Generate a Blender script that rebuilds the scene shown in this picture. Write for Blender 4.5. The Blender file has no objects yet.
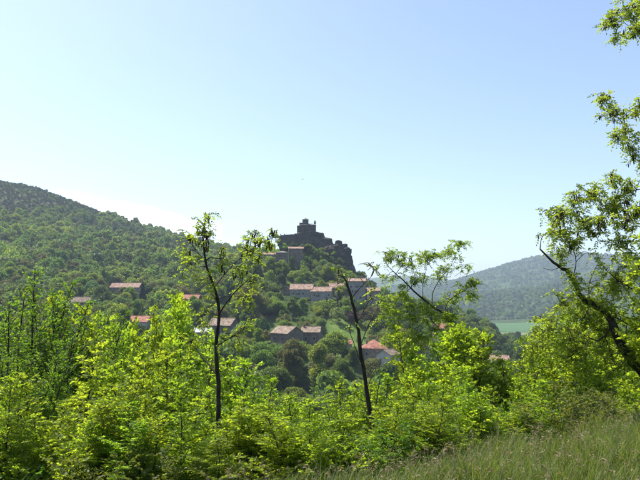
import bpy, math, random
import numpy as np
from mathutils import Vector, Matrix

# ------------------------------------------------------------------ scene, camera, sky, sun
scene = bpy.context.scene
COL = scene.collection
R = math.radians
FPX = 640.0                      # focal length in photo pixels (640 wide)
PITCH = math.atan(60 / 640.0)    # horizon lies at row 300

cam_d = bpy.data.cameras.new('camera'); cam = bpy.data.objects.new('camera', cam_d); COL.objects.link(cam)
cam_d.sensor_width = 36.0; cam_d.lens = 36.0; cam_d.clip_start = 0.1; cam_d.clip_end = 30000
cam.location = (0, 0, 0); cam.rotation_euler = (R(90) + PITCH, 0, 0)
scene.camera = cam

SUN_AZ, SUN_EL = -56.0, 60.0     # degrees right of the view direction (negative: left), height
world = bpy.data.worlds.new('World'); scene.world = world; world.use_nodes = True
wn = world.node_tree.nodes; wl = world.node_tree.links
for n in list(wn): wn.remove(n)
sky = wn.new('ShaderNodeTexSky'); sky.sky_type = 'NISHITA'; sky.sun_disc = False
sky.sun_elevation = R(SUN_EL); sky.sun_rotation = R(SUN_AZ)
sky.altitude = 300; sky.air_density = .9; sky.dust_density = 1.7; sky.ozone_density = .5
bg = wn.new('ShaderNodeBackground'); bg.inputs['Strength'].default_value = 0.135
wo = wn.new('ShaderNodeOutputWorld')
# a thin bank of cloud low over the horizon
tc = wn.new('ShaderNodeTexCoord'); mp = wn.new('ShaderNodeMapping'); mp.inputs['Scale'].default_value = (1.6, 1.6, 5.0); mp.inputs['Location'].default_value = (15.9586, 0.1769, 2.1192)
nz = wn.new('ShaderNodeTexNoise'); nz.inputs['Scale'].default_value = 1.5; nz.inputs['Detail'].default_value = 6; nz.inputs['Roughness'].default_value = 0.5
rp = wn.new('ShaderNodeMapRange'); rp.interpolation_type = 'SMOOTHSTEP'; rp.inputs['From Min'].default_value = .555; rp.inputs['From Max'].default_value = .70
sx = wn.new('ShaderNodeSeparateXYZ'); bd = wn.new('ShaderNodeMapRange'); bd.interpolation_type = 'SMOOTHSTEP'
bd.inputs['From Min'].default_value = .19; bd.inputs['From Max'].default_value = .12; bd.inputs['To Min'].default_value = 0; bd.inputs['To Max'].default_value = 1
mth = wn.new('ShaderNodeMath'); mth.operation = 'MULTIPLY'
mx = wn.new('ShaderNodeMix'); mx.data_type = 'RGBA'; mx.inputs['B'].default_value = (9.3, 9.5, 9.8, 1)
wl.new(tc.outputs['Generated'], mp.inputs['Vector']); wl.new(mp.outputs[0], nz.inputs['Vector']); wl.new(nz.outputs[0], rp.inputs['Value'])
wl.new(tc.outputs['Generated'], sx.inputs[0]); wl.new(sx.outputs['Z'], bd.inputs['Value'])
wl.new(rp.outputs[0], mth.inputs[0]); wl.new(bd.outputs[0], mth.inputs[1]); wl.new(mth.outputs[0], mx.inputs['Factor'])
wl.new(sky.outputs[0], mx.inputs['A']); wl.new(mx.outputs['Result'], bg.inputs['Color']); wl.new(bg.outputs[0], wo.inputs['Surface'])

sun_d = bpy.data.lights.new('sun', 'SUN'); sun = bpy.data.objects.new('sun', sun_d); COL.objects.link(sun)
sun_d.energy = 4.8; sun_d.angle = R(0.53); sun_d.color = (1.0, 0.95, 0.87)
sv = Vector((math.sin(R(SUN_AZ)) * math.cos(R(SUN_EL)), math.cos(R(SUN_AZ)) * math.cos(R(SUN_EL)), math.sin(R(SUN_EL))))
sun.rotation_euler = sv.to_track_quat('Z', 'Y').to_euler()

vs = scene.view_settings
vs.view_transform = 'Standard'; vs.look = 'None'; vs.gamma = 1.0; vs.use_curve_mapping = False; vs.exposure = 0.85
scene.cycles.use_denoising = True
scene.cycles.max_bounces = 8; scene.cycles.transmission_bounces = 5; scene.cycles.diffuse_bounces = 4
scene.cycles.volume_bounces = 0; scene.cycles.transparent_max_bounces = 8

random.seed(11)
rng = np.random.default_rng(11)

# ------------------------------------------------------------------ helpers
CP, SP = math.cos(PITCH), math.sin(PITCH)
def P(px, py, Y):
    """world point at depth Y metres ahead seen at photo pixel px, py"""
    a, b = (px - 320) / FPX, (240 - py) / FPX
    dy = CP - b * SP; dz = SP + b * CP
    s = Y / dy
    return Vector((a * s, Y, dz * s))
def proj(x, y, z):
    d = y * CP + z * SP; u = -y * SP + z * CP
    return 320 + FPX * x / d, 240 - FPX * u / d

def vnoise(x, y, seed=0):
    """smooth value noise in [-1, 1] on numpy arrays"""
    xi = np.floor(x).astype(np.int64); yi = np.floor(y).astype(np.int64)
    xf = x - xi; yf = y - yi
    xf = xf * xf * (3 - 2 * xf); yf = yf * yf * (3 - 2 * yf)
    def h(a, b):
        n = (a * 374761393 + b * 668265263 + seed * 1442695041) & 0x7fffffff
        n = ((n ^ (n >> 13)) * 1274126177) & 0x7fffffff
        return ((n ^ (n >> 16)) & 0xffff) / 32767.5 - 1
    return (h(xi, yi) * (1 - xf) + h(xi + 1, yi) * xf) * (1 - yf) + (h(xi, yi + 1) * (1 - xf) + h(xi + 1, yi + 1) * xf) * yf
def fbm(x, y, oct=4, seed=0):
    s = 0; a = 1.0; t = 0
    for o in range(oct):
        s = s + a * vnoise(x * 2 ** o, y * 2 ** o, seed + o * 17); t += a; a *= 0.5
    return s / t

def np_mesh(name, V, F, mat, smooth=False):
    """mesh from numpy arrays: F is (n, k) with k = 3 or 4"""
    V = np.asarray(V, np.float32); F = np.asarray(F, np.int32)
    me = bpy.data.meshes.new(name); k = F.shape[1]
    me.vertices.add(len(V)); me.vertices.foreach_set('co', V.ravel())
    me.loops.add(F.size); me.loops.foreach_set('vertex_index', F.ravel())
    me.polygons.add(len(F)); me.polygons.foreach_set('loop_start', np.arange(0, F.size, k, dtype=np.int32))
    if smooth: me.polygons.foreach_set('use_smooth', np.ones(len(F), bool))
    me.update(calc_edges=True); me.validate()
    if mat: me.materials.append(mat)
    return me
class MB:
    """collects faces, then links them as one mesh object"""
    def __init__(s): s.v = []; s.f = []
    def add(s, vs_, fs):
        o = len(s.v); s.v += [tuple(v) for v in vs_]; s.f += [tuple(i + o for i in f) for f in fs]; return s
    def box(s, x0, x1, y0, y1, z0, z1):
        return s.add([(x0,y0,z0),(x1,y0,z0),(x1,y1,z0),(x0,y1,z0),(x0,y0,z1),(x1,y0,z1),(x1,y1,z1),(x0,y1,z1)],
                     [(0,3,2,1),(4,5,6,7),(0,1,5,4),(1,2,6,5),(2,3,7,6),(3,0,4,7)])
    def tube(s, pts, rad, sides=7, cap=True):
        pts = [Vector(p) for p in pts]; n = len(pts); rings = []
        t0 = (pts[1] - pts[0]).normalized()
        a = t0.orthogonal().normalized()
        for i in range(n):
            t = (pts[min(i + 1, n - 1)] - pts[max(i - 1, 0)]).normalized()
            a = (a - t * a.dot(t)); a = a.normalized() if a.length > 1e-6 else t.orthogonal().normalized()
            b = t.cross(a); r = rad[i]
            rings.append([pts[i] + (a * math.cos(2 * math.pi * k / sides) + b * math.sin(2 * math.pi * k / sides)) * r for k in range(sides)])
        vv = [v for rg in rings for v in rg]; ff = []
        for i in range(n - 1):
            for k in range(sides):
                k2 = (k + 1) % sides
                ff.append((i * sides + k, i * sides + k2, (i + 1) * sides + k2, (i + 1) * sides + k))
        if cap: ff += [tuple(range(sides))[::-1], tuple((n - 1) * sides + k for k in range(sides))]
        return s.add(vv, ff)
    def mesh(s, name, mat, smooth=False):
        me = bpy.data.meshes.new(name); me.from_pydata(s.v, [], s.f); me.update()
        if smooth:
            for p in me.polygons: p.use_smooth = True
        if mat: me.materials.append(mat)
        return me
    def build(s, name, mat, parent=None, smooth=False):
        return link(name, s.mesh(name, mat, smooth), parent)
def link(name, me, parent=None):
    o = bpy.data.objects.new(name, me); COL.objects.link(o)
    if parent is not None: o.parent = parent
    return o
def tag(o, label=None, cat=None, group=None, kind=None):
    if label: o['label'] = label
    if cat: o['category'] = cat
    if group: o['group'] = group
    if kind: o['kind'] = kind
    return o
def empty(name, loc, rz=0):
    o = bpy.data.objects.new(name, None); COL.objects.link(o); o.location = loc; o.rotation_euler = (0, 0, rz); o.empty_display_size = .2
    return o

# ------------------------------------------------------------------ materials
def base_mat(name):
    m = bpy.data.materials.new(name); m.use_nodes = True
    nt = m.node_tree; b = nt.nodes['Principled BSDF']
    return m, nt, b
def rgb(c): return (c[0], c[1], c[2], 1)
def leaf_mat(name, dark, light, trans, tmix=0.42, objvar=0.25, rough=0.55, gloss=0.25):
    """two-sided leaf: diffuse + translucent, colour varies by leaf and by plant"""
    m, nt, b = base_mat(name); N = nt.nodes; L = nt.links
    geo = N.new('ShaderNodeNewGeometry'); oi = N.new('ShaderNodeObjectInfo')
    mix = N.new('ShaderNodeMix'); mix.data_type = 'RGBA'; mix.inputs['A'].default_value = rgb(dark); mix.inputs['B'].default_value = rgb(light)
    L.new(geo.outputs['Random Per Island'], mix.inputs['Factor'])
    hsv = N.new('ShaderNodeHueSaturation')
    mr = N.new('ShaderNodeMapRange'); mr.inputs['To Min'].default_value = 1 - objvar; mr.inputs['To Max'].default_value = 1 + objvar
    L.new(oi.outputs['Random'], mr.inputs['Value']); L.new(mr.outputs[0], hsv.inputs['Value'])
    mh = N.new('ShaderNodeMath'); mh.operation = 'MULTIPLY'; mh.inputs[1].default_value = 7.31
    fr = N.new('ShaderNodeMath'); fr.operation = 'FRACT'; L.new(oi.outputs['Random'], mh.inputs[0]); L.new(mh.outputs[0], fr.inputs[0])
    m2 = N.new('ShaderNodeMapRange'); m2.inputs['To Min'].default_value = 0.5 - objvar * .09; m2.inputs['To Max'].default_value = 0.5 + objvar * .09
    L.new(fr.outputs[0], m2.inputs['Value']); L.new(m2.outputs[0], hsv.inputs['Hue'])
    L.new(mix.outputs['Result'], hsv.inputs['Color'])
    L.new(hsv.outputs[0], b.inputs['Base Color'])
    b.inputs['Roughness'].default_value = rough; b.inputs['Specular IOR Level'].default_value = gloss
    tr = N.new('ShaderNodeBsdfTranslucent')
    mul = N.new('ShaderNodeMix'); mul.data_type = 'RGBA'; mul.blend_type = 'MULTIPLY'; mul.inputs['Factor'].default_value = 1
    L.new(hsv.outputs[0], mul.inputs['A']); mul.inputs['B'].default_value = rgb(trans); L.new(mul.outputs['Result'], tr.inputs['Color'])
    ms = N.new('ShaderNodeMixShader'); ms.inputs[0].default_value = tmix
    L.new(b.outputs[0], ms.inputs[1]); L.new(tr.outputs[0], ms.inputs[2])
    L.new(ms.outputs[0], N['Material Output'].inputs['Surface'])
    return m
def noise_mat(name, c1, c2, scale=3.0, rough=0.9, bump=0.3, detail=6, c3=None, coord='Object', bscale=None, spec=0.2, bdist=0.05):
    m, nt, b = base_mat(name); N = nt.nodes; L = nt.links
    t = N.new('ShaderNodeTexCoord'); n = N.new('ShaderNodeTexNoise'); n.inputs['Scale'].default_value = scale; n.inputs['Detail'].default_value = detail
    L.new(t.outputs[coord], n.inputs['Vector'])
    r = N.new('ShaderNodeValToRGB'); r.color_ramp.elements[0].position = .32; r.color_ramp.elements[1].position = .68
    r.color_ramp.elements[0].color = rgb(c1); r.color_ramp.elements[1].color = rgb(c2)
    if c3: e = r.color_ramp.elements.new(.5); e.color = rgb(c3)
    L.new(n.outputs[0], r.inputs[0]); L.new(r.outputs[0], b.inputs['Base Color'])
    b.inputs['Roughness'].default_value = rough; b.inputs['Specular IOR Level'].default_value = spec
    if bump:
        n2 = N.new('ShaderNodeTexNoise'); n2.inputs['Scale'].default_value = bscale or scale * 4; n2.inputs['Detail'].default_value = 8
        L.new(t.outputs[coord], n2.inputs['Vector'])
        bp = N.new('ShaderNodeBump'); bp.inputs['Strength'].default_value = bump; bp.inputs['Distance'].default_value = bdist
        L.new(n2.outputs[0], bp.inputs['Height']); L.new(bp.outputs[0], b.inputs['Normal'])
    return m
def roof_mat(name, c1, c2, c3):
    """weathered canal tiles: noise colour, ribs running down the slope (object x)"""
    m = noise_mat(name, tuple(v * .62 for v in c1), tuple(min(v * 1.18, 1) for v in c2), scale=1.1, bump=0, c3=c3, rough=.85, detail=9); nt = m.node_tree; N = nt.nodes; L = nt.links; b = N['Principled BSDF']
    t = N.new('ShaderNodeUVMap'); w = N.new('ShaderNodeTexWave'); w.bands_direction = 'X'; w.inputs['Scale'].default_value = 1.4; w.inputs['Distortion'].default_value = .5
    L.new(t.outputs[0], w.inputs['Vector'])
    bp = N.new('ShaderNodeBump'); bp.inputs['Strength'].default_value = .7; bp.inputs['Distance'].default_value = .08
    L.new(w.outputs[0], bp.inputs['Height']); L.new(bp.outputs[0], b.inputs['Normal'])
    return m

M = {}
M['locust'] = leaf_mat('locust_leaf', (.088, .150, .016), (.18, .245, .034), (2.9, 2.65, 1.0), tmix=.63, objvar=.16)
M['locust_tree'] = leaf_mat('locust_tree_leaf', (.085, .14, .024), (.15, .20, .038), (3.2, 2.9, 1.1), tmix=.62, objvar=.1)
M['bush'] = leaf_mat('bush_leaf', (.050, .105, .016), (.105, .17, .028), (2.9, 2.8, .9), tmix=.52, objvar=.14)
M['shade'] = leaf_mat('shaded_bush_leaf', (.018, .035, .010), (.04, .065, .018), (1.8, 1.8, .9), tmix=.3, objvar=.1)  # leaf colour darkened to stand for the shadow inside the bushes
M['fresh'] = leaf_mat('fresh_leaf', (.105, .165, .026), (.165, .225, .042), (2.4, 2.2, 1), tmix=.45)
M['mid'] = leaf_mat('mid_leaf', (.075, .128, .024), (.125, .18, .038), (2.3, 2.2, 1), tmix=.44)
M['dark'] = leaf_mat('dark_leaf', (.034, .068, .018), (.066, .105, .028), (2, 2, 1), tmix=.36)
M['olive'] = leaf_mat('olive_leaf', (.095, .105, .030), (.14, .145, .045), (2, 1.9, 1), tmix=.38, objvar=.15)
M['grey'] = leaf_mat('grey_green_leaf', (.090, .135, .042), (.14, .19, .060), (2, 2, 1), tmix=.38)
M['copper'] = leaf_mat('copper_leaf', (.045, .028, .022), (.075, .042, .032), (1.6, 1.0, .8), tmix=.3)
M['conifer'] = leaf_mat('conifer_needle', (.012, .028, .018), (.024, .046, .026), (1, 1, 1), tmix=.12)
M['scrub'] = leaf_mat('scrub_leaf', (.036, .044, .020), (.060, .066, .030), (1.5, 1.5, 1), tmix=.3, objvar=.3)
M['grass'] = leaf_mat('grass_blade', (.056, .090, .017), (.15, .178, .040), (2.1, 1.9, .9), tmix=.42)
M['drygrass'] = leaf_mat('brome_head', (.15, .115, .07), (.30, .25, .15), (1.5, 1.3, 1.1), tmix=.4, objvar=.1)
M['bark'] = noise_mat('dark_bark', (.022, .017, .013), (.06, .048, .036), scale=9, bump=.8, bscale=45, c3=(.036, .029, .022), bdist=.01)
M['twig'] = noise_mat('twig_bark', (.035, .028, .018), (.07, .055, .035), scale=20, bump=0)
M['treebark'] = noise_mat('tree_bark', (.05, .042, .032), (.11, .092, .07), scale=3, bump=.5)
M['pod'] = noise_mat('seed_pod', (.020, .013, .009), (.055, .036, .024), scale=30, bump=0, rough=.6)
M['stone'] = noise_mat('village_stone', (.15, .125, .10), (.30, .26, .215), scale=.9, bump=.7, bscale=3.5, c3=(.22, .19, .155))
M['stonedark'] = noise_mat('old_stone', (.10, .080, .066), (.20, .165, .135), scale=.7, bump=.8, bscale=3.0, c3=(.145, .118, .096))
M['castle'] = noise_mat('castle_stone', (.042, .036, .034), (.098, .083, .074), scale=.5, bump=.9, bscale=2.2, c3=(.066, .056, .050))
M['rock'] = noise_mat('basalt_rock', (.026, .023, .022), (.085, .073, .063), scale=.22, bump=1.0, bscale=1.1, c3=(.046, .040, .035), bdist=.5)
M['cream'] = noise_mat('cream_render', (.46, .43, .36), (.60, .57, .50), scale=.8, bump=.2)
M['greyrender'] = noise_mat('grey_render', (.20, .188, .178), (.31, .295, .275), scale=.6, bump=.3)
M['roof'] = roof_mat('tile_roof', (.21, .13, .095), (.37, .27, .205), (.29, .185, .138))
M['roofbrown'] = roof_mat('brown_tile_roof', (.17, .125, .092), (.29, .225, .17), (.23, .17, .125))
M['roofred'] = roof_mat('red_tile_roof', (.27, .105, .075), (.38, .185, .135), (.32, .14, .10))
M['lauze'] = noise_mat('stone_slab_roof', (.12, .11, .105), (.24, .225, .215), scale=1.5, bump=.6, rough=.6)
M['metal'] = noise_mat('metal_sheet_roof', (.30, .31, .32), (.42, .43, .44), scale=1.2, bump=.1, rough=.45, spec=.5)
M['frame'] = noise_mat('window_frame', (.30, .27, .23), (.42, .39, .34), scale=6, bump=0)
M['shutter'] = noise_mat('wood_shutter', (.10, .07, .05), (.17, .12, .085), scale=5, bump=0)
mg, nt_, b_ = base_mat('window_glass'); b_.inputs['Base Color'].default_value = (.02, .024, .03, 1); b_.inputs['Roughness'].default_value = .12; M['glass'] = mg
M['plume'] = noise_mat('bird_plumage', (.012, .012, .014), (.03, .03, .034), scale=8, bump=0)

# ------------------------------------------------------------------ ground
COLS = {
 -300: [(6,-1.85),(9,-2.9),(14,-5),(25,-10),(45,-18),(80,-26),(130,-26),(190,-16),(250,-6),(350,14),(420,30),(520,58),(700,130),(900,215),(1150,215),(2000,150),(6000,100)],
    0: [(6,-1.85),(9,-2.9),(14,-5),(25,-10),(45,-19),(80,-29),(130,-33),(190,-24),(250,-11.7),(350,3),(420,14),(520,38),(700,96),(900,172),(1150,160),(1700,100),(2600,60),(6000,60)],
   50: [(6,-1.85),(9,-2.9),(14,-5),(25,-10),(45,-19),(80,-30),(130,-35),(190,-26),(250,-13),(350,0),(420,11),(520,34),(700,84),(900,157),(1150,140),(1700,80),(2600,55),(6000,60)],
  100: [(6,-1.85),(9,-2.9),(14,-5),(25,-10),(45,-19),(80,-30),(130,-36),(190,-28),(250,-14),(300,-8.5),(350,-2),(420,8),(520,29),(700,71),(900,124),(1100,112),(1700,60),(2600,50),(6000,60)],
  190: [(6,-1.84),(9,-2.8),(14,-5),(25,-10),(45,-19),(80,-30),(130,-36),(190,-30),(250,-17.6),(300,-12),(350,-4),(420,7),(520,23),(700,51),(850,78),(1000,68),(1700,40),(2600,40),(6000,60)],
  260: [(6,-1.82),(9,-2.7),(14,-4.6),(25,-10),(45,-19),(80,-30),(130,-36),(190,-31),(250,-19),(300,-9.5),(340,3),(380,19),(410,27),(470,20),(560,17),(800,58),(1000,40),(1700,20),(2600,20),(6000,60)],
  300: [(6,-1.8),(9,-2.6),(14,-4.4),(25,-10),(45,-19),(80,-30),(130,-36),(190,-31),(250,-19),(290,-10.5),(320,-3),(350,7),(380,23),(400,32),(430,27),(520,10),(750,35),(1000,20),(1700,0),(2600,10),(6000,60)],
  345: [(6,-1.78),(9,-2.5),(14,-4.2),(25,-10),(45,-19),(80,-30),(130,-37),(190,-33),(250,-21),(290,-12.5),(320,-3),(350,4),(380,13),(395,20),(430,14),(520,-8),(700,-10),(1000,-20),(1700,-30),(2600,10),(4500,150),(6000,100)],
  390: [(6,-1.76),(9,-2.35),(14,-4.1),(25,-10),(45,-19),(80,-30),(130,-38),(190,-36),(250,-27),(300,-20),(340,-11),(380,-5),(430,-4),(520,-12),(700,-32),(1000,-42),(1700,-42),(2400,0),(3500,60),(4500,172),(5200,150),(6000,100)],
  450: [(6,-1.72),(9,-2.2),(14,-4.0),(25,-10),(45,-19),(80,-30),(130,-39),(190,-40),(250,-36),(330,-28),(430,-14),(500,-8),(580,-16),(700,-44),(900,-47),(1500,-45),(2200,14),(3000,70),(3800,90),(4500,146),(5200,140),(6000,100)],
  500: [(6,-1.70),(9,-2.1),(14,-3.9),(25,-10),(45,-19),(80,-30),(130,-40),(190,-43),(250,-42),(330,-37),(430,-35),(500,-32),(580,-35),(700,-46),(900,-47),(1500,-46),(2000,22),(2400,26),(3300,192),(3900,150),(6000,110)],
  545: [(6,-1.68),(9,-2.0),(14,-3.8),(25,-10),(45,-19),(80,-30),(130,-40),(190,-43),(250,-43),(330,-42),(430,-43),(580,-45),(900,-47),(1400,-46),(1950,44),(2350,52),(3250,256),(3900,190),(6000,120)],
  640: [(6,-1.62),(9,-1.85),(14,-3.6),(25,-10),(45,-19),(80,-30),(130,-38),(190,-42),(250,-42),(330,-41),(430,-42),(580,-42),(900,-42),(1150,-36),(1700,84),(2100,95),(3000,205),(3900,205),(6000,130)],
  940: [(6,-1.5),(9,-1.7),(14,-3.4),(25,-9),(45,-17),(80,-26),(130,-34),(190,-36),(250,-34),(430,-30),(900,10),(1700,140),(3000,260),(6000,200)],
}
CU = np.array([(k - 320) / FPX for k in COLS])
LR = np.linspace(math.log(0.5), math.log(6000), 420)
TAB = []
for k in COLS:
    pts = [(0.5, -1.6)] + COLS[k]
    z = np.interp(LR, [math.log(p[0]) for p in pts], [p[1] for p in pts])
    TAB.append(z)
TAB = np.array(TAB)
UU = np.linspace(CU[0], CU[-1], 380)
TAB = np.array([np.interp(UU, CU, TAB[:, j]) for j in range(len(LR))]).T          # (u, r)
for _ in range(3):
    t = np.pad(TAB, ((6, 6), (0, 0)), 'edge'); TAB = sum(t[i:i + len(UU)] for i in range(13)) / 13
    t = np.pad(TAB, ((0, 0), (1, 1)), 'edge'); TAB = (t[:, :-2] + t[:, 1:-1] + t[:, 2:]) / 3
def height(x, y):
    x = np.asarray(x, float); y = np.asarray(y, float)
    r = np.maximum(np.hypot(x, y), .5); th = np.arctan2(x, y); lim = math.atan(CU[-1])
    tc_ = np.clip(th, -lim, lim); u = np.tan(tc_); Ye = np.clip(r * np.cos(tc_), .5, 5999)
    fu = (u - UU[0]) / (UU[-1] - UU[0]) * (len(UU) - 1); fr = (np.log(Ye) - LR[0]) / (LR[-1] - LR[0]) * (len(LR) - 1)
    iu = np.clip(np.floor(fu).astype(int), 0, len(UU) - 2); ir = np.clip(np.floor(fr).astype(int), 0, len(LR) - 2)
    a = fu - iu; b = fr - ir
    z = (TAB[iu, ir] * (1 - b) + TAB[iu, ir + 1] * b) * (1 - a) + (TAB[iu + 1, ir] * (1 - b) + TAB[iu + 1, ir + 1] * b) * a
    z = z + fbm(x / 2.3, y / 2.3, 3, 3) * .07 * np.clip((r - 2) / 5, 0, 1)
    z = z + fbm(x / 40, y / 40, 3, 5) * np.clip((r - 20) / 300, 0, 1) * 3.0 * np.where((r > 850) & (x > 150) & (r < 1600), .2, 1)
    z = z + fbm(x / 330, y / 330, 4, 9) * np.clip((r - 900) / 1500, 0, 1) * 24 * np.where((r < 1650) & (x > 150), .0, 1)
    back = np.clip((np.abs(th) - R(80)) / R(60), 0, 1); back = back * back * (3 - 2 * back)
    zb = -1.6 + np.clip(r - 6, 0, 400) * .16
    return z * (1 - back) + zb * back
def hz(x, y): return float(height(np.array([x]), np.array([y]))[0])
def ground_at(px, py, y0=20, y1=5000):
    """point where the sight line through a photo pixel meets the ground"""
    Ys = np.geomspace(y0, y1, 3000)
    a, b = (px - 320) / FPX, (240 - py) / FPX
    s = Ys / (CP - b * SP); xs = a * s; zs = (SP + b * CP) * s
    g = height(xs, Ys); hit = np.where(zs < g)[0]
    i = hit[0] if len(hit) else len(Ys) - 1
    return Vector((xs[i], Ys[i], g[i]))

ths = np.concatenate([np.linspace(-180, -60, 30)[:-1], np.linspace(-60, -34, 40)[:-1], np.linspace(-34, 34, 330)[:-1], np.linspace(34, 60, 40)[:-1], np.linspace(60, 180, 30)])
rs = np.concatenate([[.4], np.geomspace(1, 6200, 330)])
TH, RR = np.meshgrid(np.radians(ths), rs, indexing='ij')
GX = RR * np.sin(TH); GY = RR * np.cos(TH); GZ = height(GX, GY)
nT, nR = GX.shape
gv = np.stack([GX, GY, GZ], -1).reshape(-1, 3)
ii, jj = np.meshgrid(np.arange(nT - 1), np.arange(nR - 1), indexing='ij')
a = (ii * nR + jj).ravel(); gf = np.stack([a, a + 1, a + nR + 1, a + nR], -1)[:, ::-1]

mground, nt, b = base_mat('ground_cover'); N = nt.nodes; L = nt.links
att = N.new('ShaderNodeAttribute'); att.attribute_name = 'zone'; sep = N.new('ShaderNodeSeparateColor'); L.new(att.outputs['Color'], sep.inputs[0])
gp = N.new('ShaderNodeNewGeometry')
def gnoise(scale, detail=6):
    n = N.new('ShaderNodeTexNoise'); n.inputs['Scale'].default_value = scale; n.inputs['Detail'].default_value = detail; L.new(gp.outputs['Position'], n.inputs['Vector']); return n
def gramp(n, c1, c2, p1=.35, p2=.65):
    r = N.new('ShaderNodeValToRGB'); r.color_ramp.elements[0].position = p1; r.color_ramp.elements[1].position = p2
    r.color_ramp.elements[0].color = rgb(c1); r.color_ramp.elements[1].color = rgb(c2); L.new(n.outputs[0], r.inputs[0]); return r
def gmix(f, A, B):
    m = N.new('ShaderNodeMix'); m.data_type = 'RGBA'; L.new(f, m.inputs['Factor']); L.new(A, m.inputs['A']); L.new(B, m.inputs['B']); return m.outputs['Result']
wood_c = gramp(gnoise(.035), (.030, .050, .016), (.062, .088, .028)).outputs[0]
mead_c = gramp(gnoise(.12), (.070, .125, .026), (.115, .165, .042)).outputs[0]
scrub_c = gramp(gnoise(.03), (.045, .050, .024), (.075, .074, .040)).outputs[0]
near_c = gramp(gnoise(1.5), (.050, .042, .022), (.085, .095, .035)).outputs[0]
c = gmix(sep.outputs[0], wood_c, mead_c); c = gmix(sep.outputs[1], c, scrub_c); c = gmix(sep.outputs[2], c, near_c)
L.new(c, b.inputs['Base Color']); b.inputs['Roughness'].default_value = 1; b.inputs['Specular IOR Level'].default_value = .05
bp = N.new('ShaderNodeBump'); bp.inputs['Strength'].default_value = .8; bp.inputs['Distance'].default_value = 2.0
L.new(gnoise(.15, 8).outputs[0], bp.inputs['Height']); L.new(bp.outputs[0], b.inputs['Normal'])

gme = np_mesh('ground', gv, gf, mground, smooth=True)
X, Y_ = gv[:, 0], gv[:, 1]; rr = np.hypot(X, Y_); upx = np.where(Y_ > 1, 320 + 640 * X / np.maximum(Y_, 1), 9999)
mead = (np.clip((upx - 318) / 14, 0, 1) * (upx < 440) * (Y_ > 236) * (Y_ < 318) + .6 * (upx > 225) * (upx <= 318) * (Y_ > 262) * (Y_ < 300)) * np.clip(fbm(X / 30, Y_ / 30, 3, 2) * 1.5 + .95, 0, 1)
mead = np.maximum(mead, ((upx > 455) & (upx < 600) & (Y_ > 650) & (Y_ < 1250)) * .35)
mead = np.maximum(mead, (rr > 1500) * np.clip(fbm(X / 160, Y_ / 160, 3, 8) * 3 - 1.1, 0, .4))
scr = np.clip((gv[:, 2] - 75 - 25 * fbm(X / 120, Y_ / 120, 3, 4)) / 35, 0, 1) * (rr < 1600) * (X < 100)
scr = np.maximum(scr, (rr > 1600) * np.clip((gv[:, 2] - 110) / 90 + fbm(X / 200, Y_ / 200, 3, 14) * .5, 0, .8))
near = np.clip(1 - (rr - 20) / 20, 0, 1)
zc = np.stack([mead, scr, near, np.ones_like(near)], -1).astype(np.float32)
ca = gme.color_attributes.new('zone', 'FLOAT_COLOR', 'POINT'); ca.data.foreach_set('color', zc.ravel())
tag(link('ground', gme), kind='structure')

# a crop field on the valley floor: a sheet laid on the ground
mfield = noise_mat('young_crop', (.045, .105, .032), (.065, .13, .042), scale=.02, bump=.3, coord='Object', c3=(.052, .115, .036))
mstub = noise_mat('pale_stubble', (.11, .14, .06), (.15, .175, .08), scale=.03, bump=.3)
def field(name, quad, mat, n=26, lift=.35):
    q = [ground_at(*p_) for p_ in quad]; V = []; F = []
    for i in range(n):
        for j in range(n):
            s, t = i / (n - 1), j / (n - 1)
            p = (q[0] * (1 - s) + q[1] * s) * (1 - t) + (q[3] * (1 - s) + q[2] * s) * t
            V.append((p.x, p.y, hz(p.x, p.y) + lift))
    for i in range(n - 1):
        for j in range(n - 1):
            F.append((i * n + j, (i + 1) * n + j, (i + 1) * n + j + 1, i * n + j + 1))
    return tag(link(name, np_mesh(name, V, F, mat, True)), kind='structure')
field('crop_field', [(480, 331.3, 600), (588, 331.3, 600), (590, 318, 600), (478, 322.5, 600)], mfield)
field('stubble_field', [(478, 335, 600), (590, 335, 600), (590, 332, 600), (478, 332, 600)], mstub)

# ------------------------------------------------------------------ buildings
def gable_roof(mb, w, d, h, rise, ov, th, uvs):
    """ridge along x; eaves at z = h; closed slab of thickness th"""
    W, D = w / 2 + ov, d / 2 + ov; k = rise / (d / 2); ze = h - ov * k; zr = h + rise
    vs_ = [(-W,-D,ze),(W,-D,ze),(W,0,zr),(-W,0,zr),(-W,D,ze),(W,D,ze)]
    up = [(v[0], v[1], v[2] + th) for v in vs_]
    mb.add(vs_ + up, [(6,7,8,9),(9,8,11,10),(0,3,2,1),(3,4,5,2),(0,1,7,6),(4,10,11,5),(0,6,9,3),(3,9,10,4),(1,2,8,7),(2,5,11,8)])
def hip_roof(mb, w, d, h, rise, ov, th):
    W, D = w / 2 + ov, d / 2 + ov; rl = max((w - d) / 2, .3); ze = h - ov * rise / (d / 2); zr = h + rise
    lo = [(-W,-D,ze),(W,-D,ze),(W,D,ze),(-W,D,ze)]; up = [(v[0], v[1], v[2] + th) for v in lo]
    mb.add(lo + up + [(-rl,0,zr+th),(rl,0,zr+th)], [(4,5,9,8),(5,6,9),(6,7,8,9),(7,4,8),(0,1,5,4),(1,2,6,5),(2,3,7,6),(3,0,4,7),(0,3,2,1)])
def shed_roof(mb, w, d, h, rise, ov, th):
    """falls from back (+y) to front"""
    W, D = w / 2 + ov, d / 2 + ov; k = rise / d
    lo = [(-W,-D,h-ov*k),(W,-D,h-ov*k),(W,D,h+rise+ov*k),(-W,D,h+rise+ov*k)]; up = [(v[0],v[1],v[2]+th) for v in lo]
    mb.add(lo + up, [(4,5,6,7),(0,3,2,1),(0,1,5,4),(1,2,6,5),(2,3,7,6),(3,0,4,7)])
HOUSES = []     # footprints kept clear of trees: (x, y, radius)
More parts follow.
